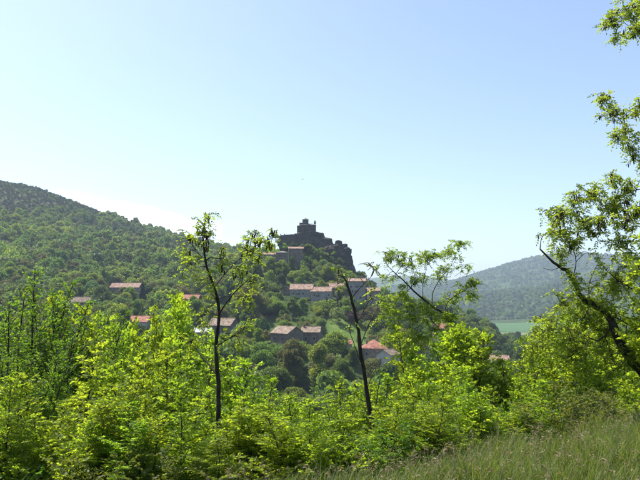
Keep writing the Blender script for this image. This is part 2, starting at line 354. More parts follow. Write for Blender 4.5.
def roof_uv(me):
    uv = me.uv_layers.new(name='UVMap')
    for p in me.polygons:
        for li in p.loop_indices:
            v = me.vertices[me.loops[li].vertex_index].co; uv.data[li].uv = (v.x, v.y)
def house(name, label, cat, loc, rz, w, d, h, rise=2.0, kind='gable', wall='stone', roof='roof', ov=.35, th=.18, windows=(), doors=(), chimneys=(), group=None, found=6, shutters=True):
    """local x along the ridge; window = (side, u, z, width, height), side f b l r; origin on the ground at the centre"""
    o = empty(name, loc, rz); tag(o, label, cat, group)
    HOUSES.append((loc[0], loc[1], .55 * math.hypot(w, d)))
    mb = MB(); W, D = w / 2, d / 2
    bot = [(-W,-D,-found),(W,-D,-found),(W,D,-found),(-W,D,-found)]
    if kind == 'gable':
        mb.add(bot + [(-W,-D,h),(W,-D,h),(W,D,h),(-W,D,h),(-W,0,h+rise),(W,0,h+rise)],
               [(0,3,2,1),(0,1,5,4),(2,3,7,6),(1,2,6,9,5),(3,0,4,8,7),(4,5,9,8),(6,7,8,9)])
    elif kind == 'shed':
        mb.add(bot + [(-W,-D,h),(W,-D,h),(W,D,h+rise),(-W,D,h+rise)], [(0,3,2,1),(0,1,5,4),(2,3,7,6),(1,2,6,5),(3,0,4,7),(4,5,6,7)])
    else:
        mb.box(-W, W, -D, D, -found, h)
    mb.build('wall', M[wall], o)
    rb = MB()
    if kind == 'gable': gable_roof(rb, w, d, h, rise, ov, th, None)
    elif kind == 'hip': hip_roof(rb, w, d, h, rise, ov, th)
    else: shed_roof(rb, w, d, h, rise, ov, th)
    me = rb.mesh('roof', M[roof]); roof_uv(me); ro = link('roof', me, o)
    if kind == 'gable':     # ridge tiles
        rg = MB(); rg.tube([(-W - ov, 0, h + rise + th), (W + ov, 0, h + rise + th)], [.14, .14], 6); rg.build('ridge_cap', M[roof], ro)
    for (cx, cy, ch) in chimneys:
        c_ = MB(); zt = h + rise + ch; c_.box(cx - .35, cx + .35, cy - .3, cy + .3, h * .6, zt); c_.box(cx - .45, cx + .45, cy - .4, cy + .4, zt, zt + .15)
        c_.box(cx - .2, cx + .2, cy - .15, cy + .15, zt + .15, zt + .4); c_.build('chimney', M[wall], ro)
    def fr(side):
        return {'f': (Vector((0, -D, 0)), Vector((1, 0, 0)), Vector((0, -1, 0))), 'b': (Vector((0, D, 0)), Vector((-1, 0, 0)), Vector((0, 1, 0))),
                'l': (Vector((-W, 0, 0)), Vector((0, -1, 0)), Vector((-1, 0, 0))), 'r': (Vector((W, 0, 0)), Vector((0, 1, 0)), Vector((1, 0, 0)))}[side]
    def slab(mb_, side, u0, u1, z0, z1, n0, n1):
        c0, ux, nx = fr(side); q = []
        for n_ in (n0, n1):
            for (uu, zz) in ((u0, z0), (u1, z0), (u1, z1), (u0, z1)): q.append(c0 + ux * uu + nx * n_ + Vector((0, 0, zz)))
        mb_.add(q, [(0,3,2,1),(4,5,6,7),(0,1,5,4),(1,2,6,5),(2,3,7,6),(3,0,4,7)])
    for (side, u, z, ww, hh) in windows:
        f = MB(); a_, t_ = ww / 2, .12
        slab(f, side, u - a_ - t_, u - a_, z - t_, z + hh + t_, -.2, .06); slab(f, side, u + a_, u + a_ + t_, z - t_, z + hh + t_, -.2, .06)
        slab(f, side, u - a_, u + a_, z - t_, z, -.2, .10); slab(f, side, u - a_, u + a_, z + hh, z + hh + t_, -.2, .055)
        wo_ = f.build('window', M['frame'], o)
        p_ = MB(); slab(p_, side, u - a_, u + a_, z, z + hh, -.1, .012); p_.build('pane', M['glass'], wo_)
        if shutters and random.random() < .55:
            for s_ in (-1, 1):
                q_ = MB(); c_ = u + s_ * (a_ + t_ + .24); slab(q_, side, c_ - .22, c_ + .22, z, z + hh, .01, .07); q_.build('shutter', M['shutter'], wo_)
    for (side, u, ww, hh) in doors:
        f = MB(); slab(f, side, u - ww / 2 - .12, u + ww / 2 + .12, -.3, hh + .12, -.1, .04); d_ = f.build('door', M['frame'], o)
        q_ = MB(); slab(q_, side, u - ww / 2, u + ww / 2, -.3, hh, .03, .07); q_.build('door_leaf', M['shutter'], d_)
    return o
def base(px, Y, dz=0):
    x = (px - 320) / FPX * Y; return (x, Y, hz(x, Y) + dz)
def zpix(py, px, Y): return P(px, py, Y).z

# nearest pair of farmhouses below the village
Yh = 250; zb = zpix(344, 285, Yh)
house('stone_house', 'brown roofed stone house with gable turned right, in front of the village meadow', 'house', (P(287, 344, Yh).x, Yh, zb), R(-44), 9.6, 8.4, 4.3, 2.4,
      wall='stonedark', roof='roofbrown', windows=(('r', -1.6, 1.0, .9, 1.3), ('r', 1.2, 3.2, .8, 1.0), ('f', -2.2, 1.6, .9, 1.2), ('f', 1.6, 1.6, .9, 1.2)), doors=(('r', 1.4, 1.2, 2.1),), shutters=False)
house('stone_house', 'low brown roofed house with chimney joined to the right of the gabled stone house', 'house', (P(311.5, 344, Yh + 6).x, Yh + 6, zb), R(-8), 7.2, 7.0, 4.4, 1.9,
      wall='stonedark', roof='roofbrown', windows=(('f', -1.6, 1.4, .9, 1.2), ('f', 1.5, 1.4, .9, 1.2)), chimneys=((-2.8, -.6, .7),), shutters=False)
# upper row of houses under the crag
Yr = 335
def row(px0, px1, py_eave, py_base, Y, label, rz=0, **k):
    w = (px1 - px0) / FPX * Y; z0 = zpix(py_base, px0, Y); h = zpix(py_eave, px0, Y) - z0
    return house('village_house', label, 'house', (P((px0 + px1) / 2, py_base, Y).x, Y, z0), rz, w, k.pop('d', 8.0), h, **k)
W3 = lambda n, w, z=1.5, s=.9, hh=1.3: tuple(('f', (i + .5) / n * w - w / 2 + random.uniform(-.45, .45), z + random.uniform(-.2, .2), s * random.uniform(.75, 1.1), hh * random.uniform(.7, 1.05)) for i in range(n) if i == 0 or random.random() < .72)
row(282, 291, 289.5, 299, 338, 'dark narrow gabled house at the left end of the upper row of roofs', R(90), d=5.0, rise=1.6, wall='stonedark', roof='roofbrown', windows=(('l', 0, 1.6, .8, 1.1), ('l', 0, 3.3, .6, .7)))
row(291, 313, 289.5, 300, Yr, 'long grey house with pinkish tiled roof, left half of the upper row', R(-5), d=9.0, rise=2.7, wall='greyrender', windows=W3(4, 11.5, 2.6) + W3(3, 10.5, .2), chimneys=((-4.2, .5, .6), (3.2, .3, .5)))
row(312, 332, 291.5, 301, Yr - 3, 'long grey house with pinkish tiled roof, right half of the upper row', R(-9), d=8.5, rise=2.2, wall='greyrender', windows=W3(4, 10, 2.3), doors=(('f', 3.1, 1.2, 2.1),), chimneys=((1.0, .5, .5),))
row(329, 343, 288.0, 298, Yr + 11, 'small pink roofed house behind the dark conifer in the upper row', R(8), d=8, rise=2.4, windows=W3(2, 7, 2.2))
row(349, 365.5, 281.5, 301, Yr + 8, 'tall grey three storey house behind the bare tree top', R(-4), d=8, rise=1.5, wall='greyrender', roof='roof', windows=W3(3, 8.6, 7.2) + W3(3, 8.6, 4.4) + W3(2, 8.6, 1.4), chimneys=((3.2, .4, .5),))
row(367, 378.5, 291.0, 300, Yr + 3, 'small orange roofed house at the right end of the upper row', R(6), d=7, rise=1.7, wall='stone', roof='roof', windows=W3(2, 6, 1.6), chimneys=((-2.4, .3, .6),))
# upper houses below the castle
row(288.5, 303, 249, 262, 378, 'pink roofed stone house just below the ruined castle wall', R(4), d=7, rise=1.1, wall='stonedark', roof='roof', windows=W3(3, 8.5, 4.2, .8, 1.1) + W3(2, 8.5, 1.4, .8, 1.1))
row(276.5, 288, 253, 276, 372, 'tall windowed stone tower house stepping down left of the crag', R(0), d=7, rise=.9, kind='hip', wall='stonedark', roof='lauze', windows=(('f', -1.4, 9.2, .7, 1.1), ('f', 1.3, 9.2, .7, 1.1), ('f', -1.4, 5.6, .7, 1.0), ('f', 1.5, 3.0, .7, 1.0)), shutters=False)
row(263, 276, 255, 272, 374, 'pale roofed stone house left of the stone tower house', R(8), d=7, rise=1.2, wall='stone', roof='roof', windows=W3(2, 7, 4.0) + W3(2, 7, 1.2))
# houses at the lower right
Yl = 240
house('village_house', 'broad pink roofed house at the foot of the meadow, right of the bare trunk', 'house', (P(374, 362, Yl + 5).x, Yl + 5, zpix(364, 374, Yl + 5)), R(-3), 9.2, 8.6, 6.2, 2.7,
      kind='hip', wall='stone', roof='roofred', windows=W3(3, 8, 3.4) + W3(2, 8, .6), chimneys=((-2.6, -.4, -.2), (1.2, .5, .4)))
house('village_house', 'cream rendered house with pale gable beside the broad pink roof', 'house', (P(388, 366, Yl - 2).x, Yl - 2, zpix(368, 388, Yl - 2)), R(52), 6.4, 6.0, 5.0, 1.8,
      kind='gable', wall='cream', roof='roofbrown', windows=(('l', -1.2, 2.4, .7, 1.0), ('f', .6, 2.4, .8, 1.1), ('f', -1.7, 2.4, .8, 1.1)), doors=(('l', 1.0, 1.0, 2.1),))
row(340, 351, 343.5, 350, 262, 'small low red roofed outbuilding on the meadow left of the bare trunk', R(5), d=5, rise=1.4, wall='stone', roof='roofred', windows=(('f', 0, .9, .8, .9),))
row(488, 508, 359.5, 368, 330, 'low long pink roofed barn alone on the valley side at right', R(-6), d=8, rise=2.0, wall='stone', roof='roof', windows=W3(3, 9, 1.4))
row(435, 449, 328, 333, 300, 'red roofed house behind the leaning locust stem', R(12), d=7, rise=2.0, wall='stone', roof='roofred', windows=W3(3, 8, 1.4))
# houses on the left slope
row(112, 141, 287.5, 296, 400, 'long pink roofed house with two chimneys beside the dark conifer on the left slope', R(-3), d=9, rise=2.6, wall='stone', roof='roof', windows=W3(5, 17, 2.0), chimneys=((-5.0, .4, .5), (-.6, .4, .5)))
row(131, 150, 321.5, 331, 285, 'pale walled house with pink roof under the dark conifer', R(-6), d=8, rise=2.3, wall='cream', roof='roofred', windows=W3(3, 8, 1.6))
row(72, 91, 302.0, 309, 330, 'brown roofed cottage half hidden by trees at far left', R(14), d=7, rise=2.4, wall='stonedark', roof='roofbrown', windows=W3(2, 8, 1.2))
row(178, 200, 299.0, 306, 350, 'red roofed house behind the left locust tree', R(-6), d=8, rise=2.2, wall='stone', roof='roofred', windows=W3(3, 10, 1.4), chimneys=((2, .3, .4),))
row(211, 236, 325.0, 339, 262, 'dark stone house with brown roof behind the left locust trunk', R(-22), d=8, rise=2.6, wall='stonedark', roof='roofbrown', windows=W3(3, 9, 2.4), shutters=False)
row(195, 211, 332.0, 338, 255, 'low shed with pale metal roof left of the dark stone house', R(10), d=6, rise=1.3, kind='shed', wall='stone', roof='metal', windows=(('f', 1, .7, .9, .8),), shutters=False)
row(60, 72, 311, 318, 300, 'small brown roofed hut among the bushes at far left', R(-10), d=5, rise=1.3, wall='stone', roof='roofbrown', windows=(('f', 0, .9, .8, .9),), shutters=False)

# ------------------------------------------------------------------ castle crag
from mathutils import noise as mnoise
def crag(mb, c, sx, sy, sz, seed, n=9, rough=.24, freq=.35, flat=0.0):
    """craggy block: a subdivided box pushed towards an ellipsoid and broken up by noise"""
    idx = {}; V = []; F = []
    def vid(i, j, k):
        key = (i, j, k)
        if key not in idx:
            p = Vector((i / n * 2 - 1, j / n * 2 - 1, k / n * 2 - 1)); q = p.normalized() * max(abs(p.x), abs(p.y), abs(p.z))
            p = p * .45 + q * .55 * 1.12
            w = Vector((p.x * sx, p.y * sy, p.z * sz)) + c
            s = Vector((seed * 3.7, seed * 1.3, 0))
            d = mnoise.fractal((w + s) * freq * .5, 1.0, 2.0, 4) * 1.0 + abs(mnoise.noise((w - s) * freq * 1.7)) * .8 - .3
            lay = .35 * math.sin(w.z * 1.7 + 2 * mnoise.noise(w * .15))
            m_ = min(sx, sy, sz) ** .5 * rough * 2.6
            dirn = p.normalized()
            w = w + dirn * (d + lay * .4) * m_
            if flat: w.z = min(w.z, c.z + sz * flat + .25 * mnoise.noise(w * .8))
            idx[key] = len(V); V.append(w)
        return idx[key]
    for a_ in range(n):
        for b__ in range(n):
            for k in (0, n):
                s = 1 if k else -1
                F.append([vid(a_, b__, k), vid(a_ + 1, b__, k), vid(a_ + 1, b__ + 1, k), vid(a_, b__ + 1, k)][::s])
                F.append([vid(a_, k, b__), vid(a_ + 1, k, b__), vid(a_ + 1, k, b__ + 1), vid(a_, k, b__ + 1)][::-s])
                F.append([vid(k, a_, b__), vid(k, a_ + 1, b__), vid(k, a_ + 1, b__ + 1), vid(k, a_, b__ + 1)][::s])
    mb.add(V, F)
Yc = 400
def blob(mb, px0, px1, py0, py1, Y, depth, seed, **k):
    """crag filling px0..px1 by py0..py1 at depth Y"""
    c0 = P((px0 + px1) / 2, (py0 + py1) / 2, Y); sx = (px1 - px0) / 2 / FPX * Y; sz = (py1 - py0) / 2 / FPX * Y
    crag(mb, c0, sx, depth, sz, seed, **k)
mb = MB()
blob(mb, 281, 326, 234.5, 256, Yc + 4, 8, 1, n=16, flat=.8, rough=.2)
blob(mb, 296, 325, 231.5, 254, Yc + 1, 6.5, 2, n=14, rough=.14)
blob(mb, 314, 332, 238, 258, Yc - 1, 5, 3, n=11, rough=.18)
blob(mb, 322, 345, 245, 268, Yc - 4, 7, 4, n=13)
blob(mb, 334, 352, 248, 274, Yc - 2, 6, 5, n=12)
blob(mb, 341, 354, 257, 284, Yc - 3, 5, 6, n=11)
blob(mb, 334.5, 342, 240.5, 250, Yc - 2, 2.4, 7, n=8, rough=.18)
blob(mb, 338, 347.5, 244, 251, Yc - 2.5, 2.2, 8, n=8, rough=.18)
blob(mb, 328, 336, 246, 252, Yc - 2, 2.5, 9, n=7)
tag(mb.build('rock_outcrop', M['rock'], smooth=False), 'dark craggy volcanic rock crowned by the ruined castle', 'rock')

def wall_ruin(name, label, px0, px1, py_top, py_bot, Y, thick, seed, cat='wall'):
    """old curtain wall with a broken top edge"""
    rnd = random.Random(seed); n = 22; p0 = P(px0, py_bot, Y); p1 = P(px1, py_bot, Y); H = P(px0, py_top, Y).z - p0.z
    tops = []; t = H
    for i in range(n + 1):
        if rnd.random() < .35: t = H * rnd.uniform(.72, 1.0)
        tops.append(t)
    if px0 < 280: tops[:4] = [H * .35, H * .55, H * .62, H * .85]
    o = empty(name, (p0.x, Y, p0.z)); tag(o, label, cat); w = p1.x - p0.x; m_ = MB()
    for i in range(n):
        x0, x1 = w * i / n, w * (i + 1) / n
        m_.box(x0, x1 + (.002 if i < n - 1 else 0), -.003 * (i % 2), thick + .003 * (i % 2), -2, tops[i])
    m_.build('masonry', M['castle'], o)
    for k in range(4):
        u = w * (k + .6) / 4.4; f = MB(); f.box(u - .3, u + .3, -.06, .2, H * .45, H * .45 + 1.2); l_ = f.build('arrow_slit', M['castle'], o)
        g = MB(); g.box(u - .1, u + .1, -.075, .1, H * .45 + .1, H * .45 + 1.1); g.build('opening', M['glass'], l_)
    return o
wall_ruin('castle_wall', 'long ruined curtain wall with broken top left of the hilltop chapel', 277.5, 297, 232.2, 243, Yc - 6.5, 1.4, 4)
wall_ruin('castle_wall', 'short stretch of ruined wall on the rock under the chapel', 297.3, 309, 233.5, 243, Yc - 7.4, 1.2, 9)

# chapel: nave, apse with half-cone roof, crossing lantern, pinnacle
o = empty('chapel', (P(306.5, 232.5, Yc).x, Yc, zpix(232.5, 306.5, Yc)), R(3)); tag(o, 'small dark stone chapel with squat bell lantern on top of the rock', 'chapel')
s_ = Yc / FPX
def lx(px): return (px - 306.5) * s_
def lz(py): return (232.5 - py) * s_
m_ = MB(); m_.box(lx(300.5), lx(315.5), -3, 3.2, -2.5, lz(225.4)); m_.box(lx(300.9), lx(315.1), -3.3, -3.0, -2.5, lz(228.8)); m_.build('nave_wall', M['castle'], o)
m_ = MB(); gable_roof(m_, lx(315.5) - lx(300.5), 6.2, lz(225.4), 1.1, .25, .15, None)
for i, v in enumerate(m_.v): m_.v[i] = (v[0] + lx(308), v[1] + .1, v[2])
rf = m_.build('nave_roof', M['lauze'], o)
m_ = MB(); k = 14; cx = lx(300.6); rr_ = lx(300.6) - lx(296.8); hA = lz(226.0)
ring = [(cx - rr_ * math.sin(math.pi * i / k), -2.7 * math.cos(math.pi * i / k), 0) for i in range(k + 1)]
m_.add([(x, y, -2.5) for x, y, z in ring] + [(x, y, hA) for x, y, z in ring], [(i, k + 1 + i, k + 2 + i, i + 1) for i in range(k)]); m_.build('apse', M['castle'], o)
m_ = MB(); m_.add([(cx + (x - cx) * 1.08, y * 1.06, hA) for x, y, z in ring] + [(cx + .9, 0, hA + 1.5)], [(i, k + 1, i + 1) for i in range(k)] + [tuple(range(k + 1))]); m_.build('apse_roof', M['lauze'], o)
m_ = MB(); xs0, xs1 = lx(299.4), lx(307.5); m_.box(xs0, xs1, -2.2, 2.4, lz(227), lz(223.4)); m_.build('crossing_wall', M['castle'], o)
m_ = MB(); shed_roof(m_, xs1 - xs0, 4.6, lz(223.4), .9, .2, .12)
for i, v in enumerate(m_.v): m_.v[i] = (v[0] + (xs0 + xs1) / 2, v[1] + .1, v[2])
m_.build('crossing_roof', M['lauze'], o)
# octagonal lantern
lan = MB(); cx = lx(305.4); rl = (lx(308.7) - lx(302.1)) / 2; z0, z1 = lz(225), lz(219.6)
oc = [(cx + rl * math.cos(2 * math.pi * (i + .5) / 8), rl * math.sin(2 * math.pi * (i + .5) / 8)) for i in range(8)]
lan.add([(x, y, z0) for x, y in oc] + [(x, y, z1) for x, y in oc], [(i, (i + 1) % 8, 8 + (i + 1) % 8, 8 + i) for i in range(8)] + [tuple(range(8, 16))]); lo_ = lan.build('bell_lantern', M['castle'], o)
cap = MB(); cap.add([(cx + (x - cx) * 1.12, y * 1.12, z1 + .02) for x, y in oc] + [(cx, 0, lz(217.4))], [(i, (i + 1) % 8, 8) for i in range(8)] + [tuple(range(8))[::-1]]); cap.build('lantern_roof', M['lauze'], lo_)
for i in range(8):
    a_ = 2 * math.pi * (i + 1) / 8; q = Vector((cx + rl * .93 * math.cos(a_), rl * .93 * math.sin(a_), 0)); t_ = Vector((-math.sin(a_), math.cos(a_), 0)); n_ = Vector((math.cos(a_), math.sin(a_), 0))
    w_ = MB(); pts = [(-.35, z0 + 1.3), (.35, z0 + 1.3), (.35, z1 - .9), (.2, z1 - .55), (0, z1 - .45), (-.2, z1 - .55), (-.35, z1 - .9)]
    w_.add([q + t_ * u - n_ * .1 + Vector((0, 0, z)) for u, z in pts] + [q + t_ * u + n_ * .02 + Vector((0, 0, z)) for u, z in pts], [tuple(range(7))[::-1], tuple(range(7, 14))] + [(j, (j + 1) % 7, 7 + (j + 1) % 7, 7 + j) for j in range(7)])
    w_.build('arched_opening', M['glass'], lo_)
for u in (302.6, 306, 309.5, 313):
    w_ = MB(); w_.box(lx(u) - .22, lx(u) + .22, -3.06, -2.9, lz(228.3), lz(226.4)); w_.build('window', M['glass'], o)
m_ = MB(); xp = lx(315.0); m_.box(xp - .62, xp + .62, -.7, .7, lz(231), lz(222.0)); m_.box(xp - .75, xp + .75, -.85, .85, lz(226.4), lz(225.8)); m_.box(xp - .42, xp + .42, -.5, .5, lz(222.0), lz(220.4)); m_.build('pinnacle', M['castle'], o)

# ------------------------------------------------------------------ leaves
def unit(v): return v / np.maximum(np.linalg.norm(v, axis=-1, keepdims=True), 1e-9)
def compound_leaves(Pb, D, L_, pairs, llen, lwid, seed=0, droop=.35):
    """pinnate leaves: Pb base points, D directions, L_ rachis lengths -> verts, quads"""
    g = np.random.default_rng(seed); n = len(Pb); Vs = []
    up = np.tile([0, 0, 1.], (n, 1)) + g.normal(0, .35, (n, 3))
    D = unit(D); S = unit(np.cross(D, up)); Nn = np.cross(S, D)
    k = pairs * 2 + 1
    for j in range(k):
        if j < pairs * 2: t = .25 + .75 * (j // 2) / max(pairs - .3, 1); side = 1 if j % 2 else -1
        else: t = 1.02; side = 0
        pos = Pb + D * (L_ * t)[:, None] - np.array([0, 0, 1.]) * (droop * L_ * t * t)[:, None]
        ld = unit(S * side * 1.0 + D * (.55 if side else 1.0) - np.array([0, 0, 1.]) * (.25 + droop * .6) * np.abs(g.normal(.8, .5, (n, 1))))
        wd = unit(np.cross(ld, Nn + g.normal(0, .55, (n, 3)))); sc = (g.uniform(.72, 1.15, n) * (1 - .25 * abs(t - .55)))[:, None]
        tip = pos + ld * llen * sc; mid = pos + ld * llen * sc * .48; w2 = wd * lwid * sc * .5
        Vs.append(np.stack([pos, mid + w2, tip, mid - w2], 1))
    V = np.concatenate(Vs, 0).reshape(-1, 3); F = np.arange(len(V)).reshape(-1, 4)
    return V, F
def pods(Pb, seed=0, ln=.085, wd=.013):
    """flat hanging seed pods"""
    g = np.random.default_rng(seed); n = len(Pb)
    a_ = g.uniform(0, 6.28, n); S = np.stack([np.cos(a_), np.sin(a_), np.zeros(n)], -1); T = np.stack([-np.sin(a_), np.cos(a_), np.zeros(n)], -1)
    Dn = unit(np.stack([g.normal(0, .18, n), g.normal(0, .18, n), -np.ones(n)], -1)); l = (ln * g.uniform(.7, 1.25, n))[:, None]
    V = []
    for (t, w) in ((0, .25), (.3, 1), (.75, .95), (1, .2)):
        c0 = Pb + Dn * l * t + T * l * .12 * math.sin(3 * t)
        V += [c0 + S * wd * w, c0 + T * wd * .22 * w, c0 - S * wd * w, c0 - T * wd * .22 * w]
    V = np.stack(V, 1).reshape(-1, 3); F = []
    q = []
    for i in range(3):
        for k in range(4): q.append((i * 4 + k, i * 4 + (k + 1) % 4, i * 4 + 4 + (k + 1) % 4, i * 4 + 4 + k))
    F = (np.arange(n)[:, None, None] * 16 + np.array(q)[None]).reshape(-1, 4)
    return V, F

# ------------------------------------------------------------------ woodland tree kinds (crown and trunk meshes, shared by copies)
def crown_cards(lobes, n, size, seed, flat=.75):
    """leaf-clump faces spread through lobes (centre, radii) of a crown"""
    g = np.random.default_rng(seed); V = []
    w = np.array([l[1][0] * l[1][1] + l[1][0] * l[1][2] for l in lobes]); w = w / w.sum()
    for (c0, rad), f in zip(lobes, w):
        m = int(n * f); d = unit(g.normal(0, 1, (m, 3)))
        d[:, 2] = np.where(d[:, 2] < -.7, -d[:, 2] * g.uniform(.2, 1, m), d[:, 2])
        az = np.arctan2(d[:, 1], d[:, 0]) * 2.2; bump = 1 + .16 * fbm(az + 9, d[:, 2] * 3 + 5, 2, seed) + .10 * np.sin(az * 2 + d[:, 2] * 7)
        r = (1 - np.abs(g.normal(0, .20, m))) * bump + (g.random(m) < .12) * g.uniform(0, .22, m)
        p = np.array(c0) + d * r[:, None] * np.array(rad)
        nn = unit(d + g.normal(0, .95, (m, 3))); t = unit(np.cross(nn, g.normal(0, 1, (m, 3)))); s = np.cross(nn, t)
        sz = size * g.uniform(.55, 1.35, m)[:, None]
        V.append(np.stack([p + t * sz * .5, p + s * sz * .32 + nn * sz * .12, p - t * sz * .5, p - s * sz * .32 + nn * sz * .1], 1))
    V = np.concatenate(V, 0).reshape(-1, 3)
    return V, np.arange(len(V)).reshape(-1, 4)
def make_lobes(kind, g):
    L_ = []
    if kind == 'round':
        for i in range(26):
            a_ = g.uniform(0, 6.28); e = g.uniform(-.75, 1.35); r = g.uniform(.7, 1.45); k = g.uniform(1.9, 2.8)
            L_.append(((k * math.cos(a_) * math.cos(e), k * math.sin(a_) * math.cos(e), 3.7 + 2.9 * math.sin(e)), (r, r, r * .85)))
        L_.append(((0, 0, 3.8), (2.3, 2.3, 2.5)))
    elif kind == 'tall':
        for i in range(24):
            z = g.uniform(1.2, 8.8); k = 1.9 * math.sin(math.pi * min(max((z + .6) / 10.6, .05), .97)); a_ = g.uniform(0, 6.28); r = g.uniform(.55, 1.15)
            L_.append(((k * .9 * math.cos(a_), k * .9 * math.sin(a_), z), (r, r, r * 1.15)))
        L_.append(((0, 0, 5.0), (1.3, 1.3, 3.6)))
    elif kind == 'wide':
        for i in range(30):
            a_ = g.uniform(0, 6.28); d = g.uniform(.6, 3.7); r = g.uniform(.75, 1.5)
            L_.append(((d * math.cos(a_), d * math.sin(a_), 4.2 - .16 * d * d + g.uniform(-1.3, 1.2)), (r * 1.1, r * 1.1, r * .85)))
        L_.append(((0, 0, 3.4), (2.8, 2.8, 2.2)))
    elif kind == 'bush':
        for i in range(20):
            a_ = g.uniform(0, 6.28); d = g.uniform(.2, 2.1); r = g.uniform(.35, .95)
            L_.append(((d * math.cos(a_), d * math.sin(a_) , .5 + g.uniform(0, 1.9) * (1.15 - d / 2.6)), (r, r * g.uniform(.8, 1.1), r * g.uniform(.75, 1.1))))
    return L_
def crown_core(lobes, seed):
    """shadowed inner twig mass: low faces inside the crown so that light does not run straight through"""
    g = np.random.default_rng(seed + 99); V = []
    for c0, rad in lobes:
        m = 30; d = unit(g.normal(0, 1, (m, 3))); p = np.array(c0) + d * np.array(rad) * g.uniform(.35, .72, m)[:, None]
        nn = unit(g.normal(0, 1, (m, 3))); t = unit(np.cross(nn, d)); s = np.cross(nn, t); sz = rad[0] * .24
        V.append(np.stack([p + t * sz * .5, p + s * sz * .4, p - t * sz * .5, p - s * sz * .4], 1))
    return np.concatenate(V, 0).reshape(-1, 3)
def make_crown(kind, n, size, seed):
    g = random.Random(seed); lobes = make_lobes(kind, g)
    V, F = crown_cards(lobes, n, size, seed); C = crown_core(lobes, seed)
    V = np.concatenate([V, C]); F = np.arange(len(V)).reshape(-1, 4)
    return np_mesh('crown', V, F, M['mid']), lobes
def make_trunk(lobes, seed):
    g = random.Random(seed); top = max(l[0][2] for l in lobes); m_ = MB()
    m_.tube([(0, 0, -1.2), (.05, 0, 0), (g.uniform(-.15, .15), g.uniform(-.15, .15), top * .35), (g.uniform(-.3, .3), g.uniform(-.3, .3), top * .7), (g.uniform(-.4, .4), g.uniform(-.4, .4), top)], [.34, .27, .20, .12, .04], 7)
    for c0, rad in lobes[:7]:
        z0 = top * g.uniform(.22, .5); m_.tube([(0, 0, z0), (c0[0] * .45, c0[1] * .45, (z0 + c0[2]) * .5 + .1), c0], [.13, .085, .03], 5)
    return m_.mesh('trunk', M['treebark'], True)
def make_conifer(seed, n=5200):
    g = np.random.default_rng(seed); z = 1.0 + 9.2 * (1 - np.sqrt(g.random(n))) ; k = (1 - (z - .8) / 9.8)
    lay = .72 + .28 * np.abs(np.sin(z * 3.3)); a_ = g.uniform(0, 6.28, n); fr_ = np.sqrt(g.uniform(.05, 1.0, n)); R_ = 2.35 * k * lay * (1 + .12 * np.sin(a_ * 5 + z)) * fr_
    p = np.stack([R_ * np.cos(a_), R_ * np.sin(a_), z - .45 * R_], -1)
    d = unit(np.stack([np.cos(a_), np.sin(a_), -.55 + g.normal(0, .25, n)], -1)); s = unit(np.cross(d, g.normal(0, .5, (n, 3)) + [0, 0, 1.])); sz = g.uniform(.25, .5, n)[:, None]
    V = np.stack([p - d * sz * .5, p + s * sz * .25, p + d * sz * .6, p - s * sz * .25], 1).reshape(-1, 3)
    me = np_mesh('crown', V, np.arange(len(V)).reshape(-1, 4), M['conifer'])
    m_ = MB(); m_.tube([(0, 0, -1.2), (0, 0, 1), (0, 0, 6), (0, 0, 10.1)], [.26, .2, .12, .02], 7)
    return me, m_.mesh('trunk', M['treebark'], True)
KIND = {}      # kind -> list of (crown, trunk, radius, top)
for kind, rad, top, n in (('round', 3.7, 7.4, 9000), ('tall', 2.6, 9.6, 9000), ('wide', 4.6, 6.6, 10500), ('bush', 2.4, 3.0, 4200)):
    KIND[kind] = []
    for v in range(3):
        me, lobes = make_crown(kind, n, .36 if kind != 'bush' else .28, 100 + v * 7 + len(kind) * 31)
        KIND[kind].append((me, make_trunk(lobes, v + 5), rad, top))
KIND['conifer'] = [make_conifer(5) + (2.2, 10.2), make_conifer(8) + (2.2, 10.2)]

RNAME = {'round': 'broadleaf_tree', 'tall': 'tall_tree', 'wide': 'spreading_tree', 'bush': 'shrub', 'conifer': 'conifer_tree'}
def plant(kind, var, leaf, x, y, s, sz=None, label=None, group=None, z=None, name=None):
    me, tr, rad, top = KIND[kind][var % len(KIND[kind])]
    o = empty(name or RNAME[kind], (x, y, (hz(x, y) if z is None else z) - .05), random.uniform(0, 6.28)); o.scale = (s, s, sz or s)
    tag(o, label, 'shrub' if kind == 'bush' else 'tree', group)
    c0 = link('crown', me, o); c0['kind'] = 'stuff'
    if me.materials[0] != M[leaf]:
        c0.material_slots[0].link = 'OBJECT'; c0.material_slots[0].material = M[leaf]
    link('trunk', tr, o)
    return o

# sight lines to the houses stay open: px0, py0, px1, py1, depth
CLEAR = [(268,325,321,337,250),(286,282,346,297,330),(348,278,366,294,338),(367,286,379,293,334),(364,337,399,357,236),(341,340,351,344,258),(489,354,508,359,325),
         (438,323,447,327,296),(112,281,141,288,395),(131,316,150,327,280),(73,297,90,302,324),(180,295,200,299,345),(197,319,236,335,254),(263,218,349,243,392),(289,245,303,250,372),(266,251,286,255,366),(336,240,352,250,394),
         (330,322,362,336,300),(500,319,540,334,1500),(400,330,425,342,250),(256,318,275,325,270)]
def blocked(x, y, z, rad, top):
    px, pt = proj(x, y, z + top); _, pb = proj(x, y, z); r_ = rad / y * FPX * .85
    for (a0, b0, a1, b1, Yd) in CLEAR:
        if y < Yd and px + r_ > a0 and px - r_ < a1 and pt < b1 and pb > b0: return True
    return False
def near_house(x, y, rad): return any(math.hypot(x - hx, y - hy) < hr + rad * .55 for hx, hy, hr in HOUSES)

